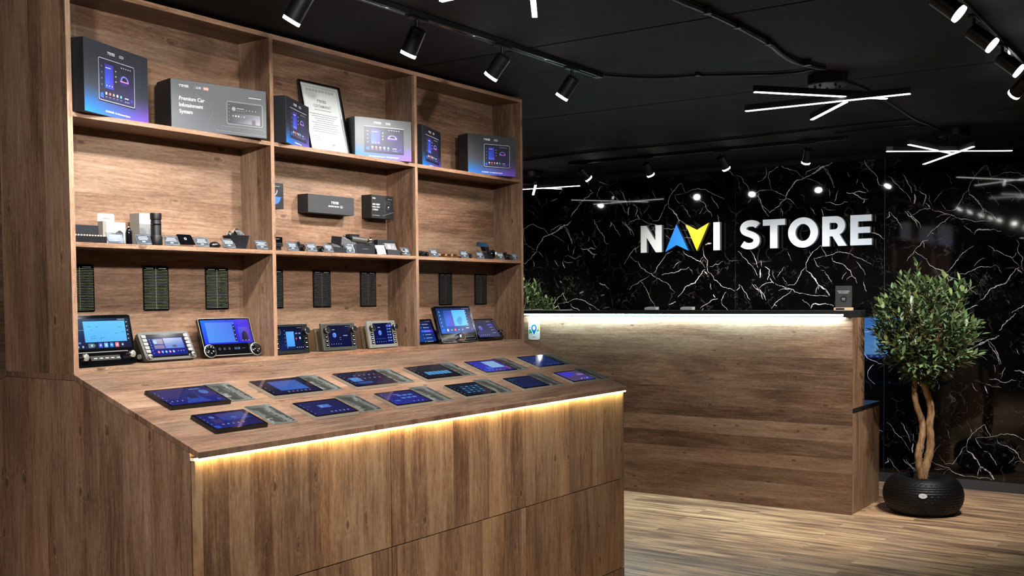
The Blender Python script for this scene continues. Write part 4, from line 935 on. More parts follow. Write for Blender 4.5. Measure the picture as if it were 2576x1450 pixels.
mini_cam(1.802, 'tiny square black camera with chrome rim at the far left of the right bay', h=.026, flap=False, y=.028)
mini_cam(1.846, 'tiny round black camera, second from the left in the right bay', h=.024, flap=False, y=.030, r=.0115)
mini_cam(2.190, 'tiny black camera with light glint, between two tags of the right bay', h=.024, y=.035)
mini_cam(2.520, 'small black camera with cables, between the last two tags on the right', h=.030, y=.03, r=.013)
# open camera box
t = thing('gadget_box', 'open black box with a small ring camera inside, middle bay', 'box', M=face_frame((1.266, .022, Z2), -3))
m = MB(); m.hull([(-.034, 0, 0), (.034, 0, 0), (.034, .042, 0), (-.034, .042, 0)], [(-.040, 0, .026), (.040, 0, .022), (.040, .046, .026), (-.040, .046, .034)], DARKB); m.build('carton', t, bevel=.0006)
m = MB(); m.hull([(-.038, .0, .026), (.010, 0, .024), (.010, .03, .030), (-.038, .03, .034)], [(-.044, .004, .040), (-.010, .004, .034), (-.010, .03, .036), (-.044, .03, .042)], DARKB); m.build('insert', t)
m = MB(); m.cyl((.016, .006, .026), (.016, .020, .030), .010, .008, 18, BPLA); m.cyl((.016, .0055, .026), (.016, .0045, .026), .0095, .007, 18, CHROME); m.build('ring_camera', t, smooth=40)
# big dash camera display box
t = thing('dash_camera_set', 'large open black box carrying a grey dash camera with a ring mount', 'dash camera', M=face_frame((1.402, .024, Z2), -4))
m = MB(); m.box(-.030, 0, 0, .080, .070, .044, DARKB); m.hull([(-.030, 0, 0), (-.030, .070, 0), (-.030, .070, .060), (-.030, 0, .044)], [(-.105, .020, 0), (-.105, .085, 0), (-.095, .085, .078), (-.085, .030, .072)], DARKB)
m.hull([(-.085, .030, .072), (-.030, .002, .044), (.020, .035, .050), (-.03, .085, .080)], [(-.083, .031, .075), (-.028, .004, .047), (.022, .036, .053), (-.028, .086, .083)], BPLA)
m.rect(.005, .021, .040, .0225, PRINT, (105, 105, 108), 2)
m.build('carton', t, bevel=.0008)
m = MB(); m.cyl((-.045, .02, .062), (.030, .006, .056), .016, .015, 22, DGREY); m.box(-.055, .012, .066, .000, .040, .084, BPLA); m.build('camera', t, smooth=40)
m = MB(); m.cyl((.044, -.002, .060), (.052, -.008, .060), .0125, .0125, 22, CHROME); m.cyl((.0522, -.0082, .060), (.0532, -.009, .060), .009, .009, 22, DGREY); m.cyl((.03, .004, .058), (.044, -.001, .060), .006, n=10, m=BPLA); m.build('ring_mount', t, smooth=40)
t = thing('foil_pouch', 'crumpled silvery white pouch standing before the black boxes', 'pouch', M=face_frame((1.520, .010, Z2 + .001), -6, 22))
m = MB(); V, Fq = [], []
for i in range(9):
    for j in range(7): V.append((-.026 + .0065 * i, R.uniform(-.0028, .0018), .044 * j / 6))
for i in range(8):
    for j in range(6): Fq.append((i * 7 + j, (i + 1) * 7 + j, (i + 1) * 7 + j + 1, i * 7 + j + 1))
V2 = [(x, y + .004, z) for x, y, z in V]; n = len(V)
m.add(V + V2, Fq + [tuple(k + n for k in f[::-1]) for f in Fq], plain('foil', (222, 224, 222), .22, metal=.5)); m.build('pouch', t)
t = thing('product_box', 'black box with red 70 printed on its side, behind the dash camera', 'box', M=face_frame((1.592, .070, Z2), -12))
m = MB(); m.box(-.028, 0, 0, .070, .070, .070, DARKB); m.box(-.100, .028, 0, -.028, .070, .070, DARKB); b = m.build('carton', t, bevel=.0006)
m = MB(); m.rect(0.0, .050, .045, .0525, PRINT, (150, 150, 152), 2)
m.text('70', -.085, 0, .018, PRINT, (205, 60, 40), 2, 'CENTER', .01, T=Matrix.Translation((-.01, .0278, .055)) @ Matrix.Translation((-.085, 0, 0)) @ Matrix.Rotation(rad(90), 4, 'Y') @ Matrix.Translation((.085, 0, -.009))); m.build('print', b)
t = thing('dash_camera', 'dark grey dash camera with screen showing, right of the silvery pouch', 'dash camera', M=face_frame((1.602, .014, Z2), -10))
m = MB(); m.hull([(-.032, 0, 0), (.040, 0, 0), (.040, .030, 0), (-.032, .030, 0)], [(-.034, .004, .026), (.036, .004, .022), (.036, .026, .022), (-.034, .026, .030)], DARKB); m.build('base', t, bevel=.0008)
T = Matrix.Translation((-.004, .006, .024)) @ Matrix.Rotation(rad(30), 4, 'X').inverted()
m = MB(); m.prism(rrect(-.034, 0, .028, .034, .003), 0, .012, BPLA, T=T); m.rect(-.018, .006, -.004, .026, PRINT, (215, 200, 195), 2, T=T); m.disc(.010, .014, .003, PRINT, (225, 225, 230), 2, 10, T=T); m.build('camera', t)
m = MB(); m.cyl((.052, .002, .016), (.060, -.004, .016), .011, n=20, m=CHROME); m.cyl((.0602, -.0042, .016), (.061, -.005, .016), .007, n=20, m=DGREY); m.cyl((.036, .012, .012), (.052, .002, .016), .004, n=8, m=BPLA); m.build('ring_mount', t, smooth=40)
# brass plugs
for i, (x, lab) in enumerate(((1.965, 'brass tipped plug, left of three lying before the back wall of the right bay'), (2.012, 'brass tipped plug, middle of three on the right bay shelf'), (2.058, 'brass tipped plug, right of three on the right bay shelf'))):
    t = thing('cable_plug', lab, 'plug', 'brass tipped cable plugs', M=face_frame((x, .020, Z2 + .0085), 15))
    m = MB(); m.cyl((0, -.008, 0), (0, .008, 0), .0082, n=16, m=BRASS); m.cyl((0, .008, 0), (-.004, .022, .002), .0068, n=14, m=SILVER); m.build('metal_tip', t, smooth=40)
    m = MB(); m.tube(smooth_path([(-.004, .022, .002), (-.010, .040, .004), (.010, .055, -.002), (.04, .05, -.004)]), .0028, 8, BPLA); m.build('lead', t, smooth=60)
t = thing('dash_camera', 'tall black dash camera with a blue-black wedge mount, right bay', 'dash camera', M=face_frame((2.345, .028, Z2), -8))
m = MB(); m.hull([(-.045, 0, 0), (.020, 0, 0), (.020, .04, 0), (-.045, .04, 0)], [(-.060, .004, .040), (-.010, .002, .034), (-.010, .03, .036), (-.060, .03, .042)], BPLA); m.cyl((.026, -.004, .025), (.026, .022, .027), .024, .021, 26, BPLA); m.build('camera', t, smooth=35)
m = MB(); m.cyl((.027, -.0045, .025), (.027, -.009, .024), .016, .011, 24, GLOSSB); m.build('lens', t, smooth=40)
m = MB(); m.cyl((.045, -.002, .026), (.050, -.006, .026), .013, n=20, m=SILVER); m.build('ring', t, smooth=40)
m = MB(); m.hull([(-.018, .004, .040), (.010, .004, .040), (.010, .028, .040), (-.018, .028, .040)], [(-.030, .000, .062), (.004, .000, .062), (.004, .03, .064), (-.030, .03, .064)], BPLA)
m.hull([(-.060, .000, .062), (.004, .000, .062), (.008, .034, .066), (-.056, .034, .066)], [(-.052, .004, .084), (-.004, .004, .078), (.000, .034, .080), (-.050, .034, .086)], plain('blue_black', (22, 44, 66), .2)); m.build('mount', t)
t = thing('coiled_wire', 'thin black wire lying on the right bay shelf beside the connectors', 'wire', loc=(2.10, .03, Z2 + .003)); m = MB(); m.tube(smooth_path([(-.05, 0, 0), (-.02, -.012, .002), (.01, .006, .001), (.04, -.008, .003), (.07, .01, .0)]), .0028, 8, BPLA); m.build('wire', t, smooth=60)
# ------------------------------------------------------------ engraved spec plates
PLATE = colmat('engraved_plate', 0, 0.34, coat=0.12, spec=0.3)
def plate_art(m, w, h, base, line, dark, rows, seed, header=True):
    r = random.Random(seed)
    m.rect(-w / 2, 0, w / 2, h, PLATE, base, 0); m.rect(-w * .01, .004, w * .0, h - .006, PLATE, line, 2)
    st = (h - .014) / rows
    for i in range(rows):
        z = .006 + st * i
        m.rect(-w / 2 + .003, z, w / 2 - .003, z + .0007, PLATE, line, 2)
        if i < rows - 2:
            a = r.uniform(.02, .62); m.rect(-w / 2 + .004 + w * .45 * a, z + st * .28, -.002, z + st * .86, PLATE, dark, 1)
            c, d = r.uniform(.05, .30), r.uniform(.55, .85)
            m.rect(.002, z + st * .28, .002 + w * .45 * c, z + st * .86, PLATE, dark, 1); m.rect(.002 + w * .45 * d, z + st * .28, w / 2 - .004, z + st * .86, PLATE, dark, 1)
    if header: m.rect(-w * .40, h - .008, -w * .1, h - .006, PLATE, line, 2); m.rect(w * .1, h - .008, w * .40, h - .006, PLATE, line, 2)
wallp = ((.0870 + .056, 'left edge of the first bay, half hidden by the shelving side', (84, 92, 74), (165, 172, 140)), (.455, 'middle of the first bay, tinted green', (84, 110, 90), (170, 182, 150)), (.737, 'right side of the first bay', (84, 94, 80), (165, 172, 146)),
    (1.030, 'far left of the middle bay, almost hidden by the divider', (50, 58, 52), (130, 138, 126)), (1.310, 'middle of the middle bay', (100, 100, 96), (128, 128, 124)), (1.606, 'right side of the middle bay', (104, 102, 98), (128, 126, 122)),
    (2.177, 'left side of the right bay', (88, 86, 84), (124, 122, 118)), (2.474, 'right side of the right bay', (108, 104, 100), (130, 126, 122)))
for i, (x, lab, base, line) in enumerate(wallp):
    t = thing('spec_plate', 'engraved spec plate, ' + lab, 'plate', 'engraved plates on the back panels of the bottom row', M=Matrix.Translation((x, YB - .0035, 1.383)))
    w, h = (.112, .163) if i < 3 else (.107, .160)
    m = MB(); m.prism(rrect(-w / 2, 0, w / 2, h, .004), 0, .003, ACRYL if False else BPLA); b = m.build('plate', t); m = MB(); plate_art(m, w - .002, h - .001, base, line, (8, 8, 9), 26, 10 + i); m.build('engraving', b)

# ------------------------------------------------------------ screens
def ui_bar(m, x0, z0, x1, z1, c=(200, 210, 240), lay=4):
    w = x1 - x0
    for i in range(4): m.rect(x1 - w * (.05 + .055 * i), z1 - .0045, x1 - w * (.025 + .055 * i), z1 - .0030, SCREEN, c, lay)
def icons(m, x0, x1, z, n, r, cols, mt=None, lay=4, square=False):
    for i in range(n):
        x = x0 + (x1 - x0) * (i + .5) / n
        if square: m.poly(rrect(x - r, z - r, x + r, z + r, r * .35, 3), mt or SCREEN, cols[i % len(cols)], lay)
        else: m.disc(x, z, r, mt or SCREEN, cols[i % len(cols)], lay, 12)
        m.disc(x, z, r * .42, mt or SCREEN, (225, 230, 245), lay + 1, 8)
DK = (6, 10, 34)
def scr_map(m, x0, z0, x1, z1):
    w, h = x1 - x0, z1 - z0; X = lambda u: x0 + w * u; Z = lambda v: z0 + h * v
    m.rect(x0, z0, x1, z1, SCREEN, [(10, 20, 60), (8, 14, 40), (10, 26, 60), (20, 60, 96)], 1)
    m.poly([(X(.02), Z(.60)), (X(.20), Z(.62)), (X(.20), Z(.64)), (X(.02), Z(.62))], SCREEN, (110, 130, 130), 2)
    m.rect(X(.20), Z(.22), X(.93), Z(.91), SCREEN, [(84, 172, 240), (92, 178, 242), (102, 190, 245), (96, 190, 242)], 2)
    for i in range(12): a, b = R.uniform(.25, .85), R.uniform(.28, .80); m.rect(X(a), Z(b), X(a + R.uniform(.03, .08)), Z(b + .012), SCREEN, (40, 100, 150), 3)
    m.rect(X(.925), Z(.22), X(.985), Z(.91), SCREEN, (10, 22, 44), 3)
    for i in range(5): m.disc(X(.955), Z(.30 + .14 * i), w * .010, SCREEN, (190, 205, 225), 4, 8)
    m.text('7:30', X(.09), Z(.18), h * .06, SCREEN, (150, 190, 240), 4, 'CENTER', .01)
    m.poly([(X(.24), Z(.04)), (X(.33), Z(.04)), (X(.37), Z(.11)), (X(.33), Z(.18)), (X(.24), Z(.18))], SCREEN, (90, 120, 120), 3); m.disc(X(.30), Z(.11), w * .016, SCREEN, (190, 225, 215), 4)
    icons(m, X(.40), X(.88), Z(.11), 5, w * .034, ((60, 90, 225), (110, 180, 245), (20, 130, 240), (225, 120, 130), (30, 50, 80)), square=True)
    for i in range(2): m.disc(X(.07 + .08 * i), Z(.08), w * .016, SCREEN, (160, 190, 190), 4, 10)
    m.rect(X(.80), Z(.945), X(.93), Z(.965), SCREEN, (170, 190, 210), 4)
def scr_grid(m, x0, z0, x1, z1):
    w, h = x1 - x0, z1 - z0; X = lambda u: x0 + w * u; Z = lambda v: z0 + h * v
    m.rect(x0, z0, x1, z1, SCREEN, [(16, 40, 180), (30, 40, 160), (50, 40, 110), (44, 46, 110)], 1)
    for i in range(6): m.disc(X(.05), Z(.88 - .15 * i), w * .013, SCREEN, (70, 110, 235), 3, 8)
    m.rect(X(.12), Z(.60), X(.40), Z(.90), SCREEN, [(44, 50, 130), (80, 50, 110), (90, 60, 90), (50, 70, 150)], 2); m.disc(X(.18), Z(.74), w * .05, SCREEN, (110, 165, 220), 3)
    m.rect(X(.12), Z(.36), X(.40), Z(.56), SCREEN, (90, 74, 130), 2)
    m.rect(X(.42), Z(.36), X(.96), Z(.93), SCREEN, [(34, 80, 180), (40, 80, 190), (110, 140, 200), (90, 110, 170)], 2)
    m.poly([(X(.42), Z(.70)), (X(.62), Z(.84)), (X(.80), Z(.78)), (X(.96), Z(.72)), (X(.96), Z(.64)), (X(.42), Z(.64))], SCREEN, (90, 120, 180), 3)
    m.poly([(X(.42), Z(.36)), (X(.96), Z(.36)), (X(.74), Z(.64)), (X(.66), Z(.64))], SCREEN, (50, 110, 200), 3); m.poly(rrect(X(.62), Z(.42), X(.74), Z(.54), .002), SCREEN, (14, 26, 60), 4)
    icons(m, X(.14), X(.66), Z(.18), 5, w * .032, ((210, 80, 80), (90, 130, 240), (60, 150, 230), (200, 90, 150), (120, 160, 230)))
    for i in range(3): m.disc(X(.74 + .08 * i), Z(.2), w * .012, SCREEN, (170, 190, 240), 3, 8)
def scr_blue(m, x0, z0, x1, z1):
    w, h = x1 - x0, z1 - z0; X = lambda u: x0 + w * u; Z = lambda v: z0 + h * v
    m.rect(x0, z0, x1, z1, SCREEN, [(20, 50, 235), (14, 10, 190), (70, 30, 210), (20, 110, 245)], 1)
    m.rect(X(.08), Z(.06), X(.68), Z(.90), SCREEN, [(72, 140, 235), (66, 120, 225), (72, 110, 220), (88, 140, 235)], 2)
    for i in range(4): m.rect(X(.10), Z(.2 + .18 * i), X(.60), Z(.205 + .18 * i), SCREEN, (84, 150, 240), 3); m.rect(X(.2 + .1 * i), Z(.1), X(.203 + .1 * i), Z(.86), SCREEN, (84, 150, 240), 3)
    m.rect(X(.635), Z(.10), X(.68), Z(.80), SCREEN, (16, 26, 70), 4)
    for i in range(4): m.disc(X(.657), Z(.2 + .17 * i), w * .009, SCREEN, (200, 210, 240), 5, 8)
    m.rect(X(.74), Z(.06), X(.97), Z(.68), SCREEN, [(60, 40, 190), (70, 30, 160), (90, 50, 190), (60, 90, 230)], 2); m.poly([(X(.78), Z(.12)), (X(.93), Z(.12)), (X(.90), Z(.45)), (X(.855), Z(.52)), (X(.81), Z(.45))], SCREEN, (14, 10, 50), 3)
    for i in range(3): m.disc(X(.79 + .065 * i), Z(.12), w * .008, SCREEN, (190, 200, 240), 5, 8)
def scr_split(m, x0, z0, x1, z1):
    w, h = x1 - x0, z1 - z0; X = lambda u: x0 + w * u; Z = lambda v: z0 + h * v
    m.rect(x0, z0, x1, z1, SCREEN, [(6, 30, 90), (6, 16, 60), (8, 14, 40), (6, 22, 60)], 1); ui_bar(m, x0, z0, x1, z1)
    m.rect(X(.28), Z(.06), X(.62), Z(.80), SCREEN, [(60, 150, 240), (60, 150, 245), (90, 170, 245), (80, 165, 240)], 2); m.rect(X(.30), Z(.06), X(.62), Z(.14), SCREEN, (10, 30, 70), 3)
    m.disc(X(.70), Z(.48), w * .035, SCREEN, (205, 60, 80), 3); m.disc(X(.87), Z(.50), w * .03, SCREEN, (210, 220, 240), 3, rz=w * .045)
    for i in range(4): m.disc(X(.70 + .085 * i), Z(.09), w * .016, SCREEN, (190, 205, 235), 3, 8)
    for i in range(2): m.rect(X(.68 + .14 * i), Z(.68), X(.77 + .14 * i), Z(.74), SCREEN, (120, 140, 200), 3)
    for i in range(5): m.disc(X(.22), Z(.85 - .16 * i), w * .012, SCREEN, (170, 185, 220), 3, 8)
def scr_moon(m, x0, z0, x1, z1, lst=False):
    w, h = x1 - x0, z1 - z0; X = lambda u: x0 + w * u; Z = lambda v: z0 + h * v
    m.rect(x0, z0, x1, z1, SCREEN, [(6, 14, 74), (6, 14, 66), (8, 14, 50), (8, 14, 56)] if not lst else [(14, 22, 110), (12, 16, 96), (8, 16, 70), (8, 16, 70)], 1); ui_bar(m, x0, z0, x1, z1)
    cx = .25 if not lst else .32
    m.disc(X(cx), Z(.55), w * .085, SCREEN, (110, 150, 235), 2); m.disc(X(cx - .015), Z(.53), w * .055, SCREEN, (70, 110, 220), 3); m.rect(X(cx - .09), Z(.80), X(cx + .04), Z(.825), SCREEN, (170, 190, 225), 3)
    if lst:
        for i in range(6):
            z = .87 - .145 * i; m.rect(X(.70), Z(z - .055), X(.97), Z(z + .055), SCREEN, (34, 60, 190) if i == 0 else (16, 30, 110), 2); m.disc(X(.76), Z(z), w * .024, SCREEN, (110, 170, 245), 3, 10); m.rect(X(.84), Z(z - .01), X(.94), Z(z + .012), SCREEN, (190, 205, 235), 3)
        m.rect(X(.06), Z(.25), X(.62), Z(.256), SCREEN, (120, 140, 220), 3)
        for i in range(5): m.disc(X(.10 + .12 * i), Z(.11), w * .013, SCREEN, (200, 215, 245), 3, 8)
    else:
        m.rect(X(.66), Z(.50), X(.86), Z(.53), SCREEN, (170, 190, 225), 3); m.rect(X(.48), Z(.42), X(.53), Z(.44), SCREEN, (170, 190, 225), 3); m.rect(X(.48), Z(.32), X(.53), Z(.34), SCREEN, (150, 170, 215), 3)
        for i in range(5): m.disc(X(.07 + .11 * i), Z(.12), w * .013, SCREEN, (200, 215, 245), 3, 8)
def scr_list(m, x0, z0, x1, z1):
    w, h = x1 - x0, z1 - z0; X = lambda u: x0 + w * u; Z = lambda v: z0 + h * v
    m.rect(x0, z0, x1, z1, SCREEN, [(10, 60, 140), (10, 40, 110), (8, 14, 44), (8, 18, 50)], 1); ui_bar(m, x0, z0, x1, z1)
    m.rect(X(.52), Z(.44), X(.97), Z(.56), SCREEN, [(20, 80, 225), (80, 40, 190), (80, 40, 190), (20, 80, 225)], 2)
    for i in range(6): m.rect(X(.62), Z(.82 - .165 * i), X(.86), Z(.838 - .165 * i), SCREEN, (190, 205, 240), 3); m.disc(X(.54), Z(.83 - .165 * i), w * .012, SCREEN, (150, 170, 230), 3, 8)
def scr_home(m, x0, z0, x1, z1):
    w, h = x1 - x0, z1 - z0; X = lambda u: x0 + w * u; Z = lambda v: z0 + h * v
    m.rect(x0, z0, x1, z1, SCREEN, [(8, 90, 190), (12, 20, 90), (6, 14, 50), (8, 40, 90)], 1); ui_bar(m, x0, z0, x1, z1)
    m.rect(X(.19), Z(.28), X(.44), Z(.90), SCREEN, [(30, 110, 235), (90, 50, 190), (60, 70, 170), (20, 70, 160)], 2)
    m.rect(X(.44), Z(.28), X(.88), Z(.91), SCREEN, [(90, 185, 235), (90, 190, 235), (95, 190, 240), (80, 180, 240)], 3)
    m.poly([(X(.52), Z(.44)), (X(.56), Z(.40)), (X(.60), Z(.30)), (X(.66), Z(.36)), (X(.70), Z(.46)), (X(.72), Z(.60)), (X(.64), Z(.66)), (X(.56), Z(.58))], SCREEN, (40, 150, 215), 4)
    for a, b, c, d in ((.60, .91, .68, .60), (.76, .91, .80, .28), (.82, .80, .88, .40)): m.poly([(X(a), Z(b)), (X(c), Z(d)), (X(c + .006), Z(d)), (X(a + .006), Z(b))], SCREEN, (80, 165, 215), 4)
    m.rect(X(.845), Z(.30), X(.88), Z(.90), SCREEN, (14, 44, 90), 5)
    for i in range(5): m.rect(X(.852), Z(.34 + .115 * i), X(.873), Z(.36 + .115 * i), SCREEN, (190, 210, 240), 6); m.disc(X(.07), Z(.85 - .14 * i), w * .014, SCREEN, (120, 180, 235), 3, 8)
    m.poly([(X(.02), Z(.03)), (X(.12), Z(.03)), (X(.12), Z(.20)), (X(.02), Z(.14))], SCREEN, (30, 110, 235), 3)
    icons(m, X(.15), X(.70), Z(.13), 5, w * .028, ((190, 205, 235), (60, 90, 160), (225, 50, 70), (40, 60, 110), (70, 90, 150)))
    m.rect(X(.76), Z(.17), X(.86), Z(.20), SCREEN, (190, 210, 240), 3); m.disc(X(.94), Z(.13), w * .026, SCREEN, (60, 70, 200), 3)

def knob(parent, x, z, r, d, mt, face=None, name='knob', n=24, ring=None):
    m = MB(); m.cyl((x, 0, z), (x, -d * .8, z), r, r * .97, n, mt); m.cyl((x, -d * .8, z), (x, -d, z), r * .97, r * .80, n, mt)
    k = m.build(name, parent, smooth=40)
    if face: m = MB(); m.cyl((x, -d * 1.001, z), (x, -d * 1.03, z), r * .78, r * .74, n, face); m.build('knob_face', k, smooth=40)
    if ring: m = MB(); m.lathe([(r * 1.0, 0), (r * 1.12, -.001), (r * 1.12, -.004), (r * 1.0, -.005)], n, ring, T=Matrix.Translation((x, 0, z)) @ Matrix.Rotation(rad(-90), 4, 'X')); m.build('knob_ring', k, smooth=40)
    return k
def unit(label, a, b, h, tilt, w_extra=0, mt=GLOSSB, name='head_unit', ext=0.0, z=None):
    """a, b: world bottom corners of the face on the shelf; ext adds a hidden part at the left"""
    a, b = Vector(a), Vector(b); d = (b - a); yaw = math.degrees(math.atan2(d.y, d.x)); u = d.normalized(); a = a - u * ext; w = (b - a).length
    O = (a + b) / 2; O.z = S3 + .0008 + .0162 * math.sin(rad(tilt)) if z is None else z
    return thing(name, label, 'car stereo', 'car stereos on the bottom row', M=face_frame(O, yaw, tilt)), w
# 1 tall unit with chrome knobs
t, w = unit('black car stereo with tall map screen and chrome knobs, far left of the bottom row', (.037, .034, 0), (.275, .050, 0), .174, 11, ext=.016); h = .174
m = MB(); m.prism(rrect(-w / 2, 0, w / 2, h, .010), 0, .018, GLOSSB); m.box(-w / 2 + .03, .018, .02, w / 2 - .03, .055, .12, BPLA); b = m.build('body', t, smooth=30)
m = MB(); m.frame(-w / 2, 0, w / 2, h, .0016, CHROME, (0, 0, 0), 2, .010); m.rect(-w / 2 + .02, .045, w / 2 - .03, .048, SILVER, (0, 0, 0), 3); m.build('trim', b)
m = MB(); m.poly([(-.055, .018), (.065, .018), (.060, .034), (-.060, .034)], DGREY, (0, 0, 0), 2)
for i in range(5): m.rect(-.045 + .023 * i, .024, -.032 + .023 * i, .0265, PRINT, (215, 215, 220), 3)
m.poly(rrect(.074, .020, .094, .030, .004), CHROME, (0, 0, 0), 3); m.build('button_row', b)
m = MB(); scr_map(m, -w / 2 + .012, .058, w / 2 - .009, h - .012); m.build('screen', b)
knob(b, -w / 2 + .046, .030, .0135, .012, CHROME, SILVER); knob(b, w / 2 - .018, .034, .0135, .012, CHROME, SILVER)
# 2 grey unit with side buttons
A2, B2 = at('Y', .070, 366, 903), at('Y', .070, 498, 893)
t, w = unit('grey framed car stereo with buttons down both sides and two small chrome knobs', (A2.x, .062, 0), (B2.x, .074, 0), .118, 27, z=S3 + .0085); h = .112
m = MB(); m.prism(rrect(-w / 2, 0, w / 2, h, .012), 0, .016, DGREY); m.build('bezel', t, smooth=30)
m = MB(); m.hull([(-w / 2 + .004, .016, .004), (w / 2 - .004, .016, .004), (w / 2 - .004, .016, h - .004), (-w / 2 + .004, .016, h - .004)], [(-w / 2 + .012, .062, .040), (w / 2 - .012, .062, .040), (w / 2 - .012, .054, h - .02), (-w / 2 + .012, .054, h - .02)], BPLA); m.cyl((-w / 2 + .006, .03, .03), (-w / 2 - .002, .03, .03), .009, n=14, m=SILVER); m.build('body', t)
m = MB(); m.rect(-w / 2 + .018, .010, w / 2 - .018, h - .010, GLOSSB, (0, 0, 0), 1); m.build('glass', t)
m = MB(); scr_grid(m, -w / 2 + .034, .018, w / 2 - .034, h - .022); m.build('screen', t)
for sx in (-1, 1):
    for i in range(5): m = MB(); m.prism(rrect(sx * (w / 2 - .020) - .009, .030 + .0145 * i, sx * (w / 2 - .020) + .009, .041 + .0145 * i, .002), -.003, 0, SILVER); m.rect(sx * (w / 2 - .020) - .005, .0345 + .0145 * i, sx * (w / 2 - .020) + .005, .036 + .0145 * i, PRINT, (30, 30, 34), 18); m.build('button', t)
    knob(t, sx * (w / 2 - .017), .016, .0105, .010, CHROME, CHROME)
# 3 silver rimmed unit with two big dials
A3, B3 = at('Z', S3 + .002, 514, 897), at('Z', S3 + .002, 645, 890)
t, w = unit('black car stereo with vivid blue screen and two big silver ringed dials', (.600, .080, 0), (.838, .062, 0), .155, 20); h = .155
m = MB(); m.prism(rrect(-w / 2, .004, w / 2, h, .008), .0, .014, GLOSSB); m.box(-w / 2 + .03, .014, .02, w / 2 - .03, .045, .11, BPLA); b = m.build('body', t, smooth=30)
m = MB(); m.frame(-w / 2, .004, w / 2, h, .0022, SILVER, (0, 0, 0), 2, .008); m.text('03:38', .018, .026, .0085, SCREEN, (120, 160, 210), 3, 'LEFT', 0)
for i in range(3): m.disc(-.050 + .022 * i, .030, .0045, SCREEN, (130, 140, 160), 3, 14); m.disc(-.050 + .022 * i, .030, .0030, GLOSSB, (0, 0, 0), 4, 14)
m.rect(.052, .029, .068, .0305, SCREEN, (110, 120, 140), 3); m.build('trim', b)
m = MB(); scr_blue(m, -w / 2 + .010, .050, w / 2 - .008, h - .008); m.build('screen', b)
for x in (-w / 2 + .022, w / 2 - .004):
    k = knob(b, x, .022, .0235, .010, GLOSSB, None, name='dial', n=32, ring=SILVER); m = MB(Matrix.Translation((0, -.0101, 0))); m.disc(x + .009, .020, .002, PRINT, (210, 210, 215), 2, 8); m.disc(x - .010, .022, .0025, PRINT, (120, 120, 125), 2, 8); m.disc(x, .012, .0018, PRINT, (200, 200, 205), 2, 8); m.build('dial_marks', k)

def frame_unit(label, a, b_, h, tilt, mt, scr, ext=0.0, sides=True, left=True):
    t, w = unit(label, a, b_, h, tilt, ext=ext)
    m = MB(); x0, x1, z0, z1 = -w / 2 + .040 * w / .21, w / 2 - .032 * w / .21, .016, h - .012
    m.hull([(-w / 2, 0, 0), (w / 2, 0, 0), (w / 2, 0, h), (-w / 2, 0, h)], [(-w / 2 - .002, .010, 0), (w / 2 + .002, .010, 0), (w / 2 + .002, .010, h), (-w / 2 - .002, .010, h)], mt); m.build('bezel', t, bevel=.0015)
    m = MB(); m.rect(x0 - .002, z0 - .002, x1 + .002, z1 + .002, GLOSSB, (0, 0, 0), 1); m.build('glass', t); m = MB(); scr(m, x0 + .001, z0, x1 - .001, z1); m.build('screen', t)
    m = MB(); m.box(-w / 2 + .016, .010, .008, w / 2 - .016, .055, h - .016, STEEL)
    if left:
        m.box(-w / 2 - .012, .034, .004, -w / 2 + .010, .038, h * .86, STEEL); m.box(-w / 2 - .012, .034, .004, -w / 2 - .010, .075, h * .84, STEEL)
        for zz in (.02, .05, .085): m.cyl((-w / 2 - .002, .034, zz), (-w / 2 - .002, .032, zz), .0025, n=8, m=CHROME)
    m.build('chassis', t)
    for sx in (-1, 1):
        x = sx * (w / 2 - .015) + (.006 if sx < 0 else 0)
        knob(t, x, h * .74, .0135, .018, BPLA, None, ring=None); m = MB(); m.lathe([(.0122, -.0182), (.0138, -.0165), (.0138, -.0145), (.0124, -.015)], 24, CHROME, T=Matrix.Translation((x, 0, h * .74)) @ Matrix.Rotation(rad(-90), 4, 'X')); m.build('knob_rim', t, smooth=40)
        for i in range(3):
            zz = h * (.50 - .15 * i); m = MB(); m.prism(rrect(x - .008, zz - .006, x + .008, zz + .006, .002), -.002, 0, GLOSSB); m.rect(x - .005, zz - .0012, x + .005, zz + .0012, PRINT, (220, 220, 225), 14); m.build('button', t)
        m = MB()
        for zz in (h * .07, h * .93): m.cyl((x, -.0002, zz), (x, -.0008, zz), .0018, n=8, m=BPLA)
        m.build('screw', t)
    return t
frame_unit('black framed car stereo, left of the middle bay, cut off by the divider', (.910, .024, 0), (1.078, .016, 0), .120, 9, BPLA, scr_split, ext=.020)
frame_unit('dark grey framed car stereo with metal bracket at its left, middle bay', (1.193, .050, 0), (1.381, .037, 0), .117, 10, DGREY, scr_moon)
frame_unit('silver framed car stereo with metal bracket at its left, right of the middle bay', (1.455, .026, 0), (1.655, .040, 0), .120, 10, SILVER, lambda m, a, b, c, d: scr_moon(m, a, b, c, d, True))
# 7 left of the right bay
t, w = unit('black flat car stereo half hidden by the divider at the left of the right bay', (1.870, .070, 0), (2.000, .080, 0), .122, 22, ext=.095); h = .122
m = MB(); m.prism(rrect(-w / 2, 0, w / 2, h, .006), 0, .014, GLOSSB); b = m.build('body', t, smooth=30); m = MB(); scr_list(m, -w / 2 + .006, .008, w / 2 - .012, h - .008); m.build('screen', b); m = MB(); m.box(-w / 2 + .03, .014, .006, w / 2 - .03, .030, .09, BPLA); m.build('chassis', t)
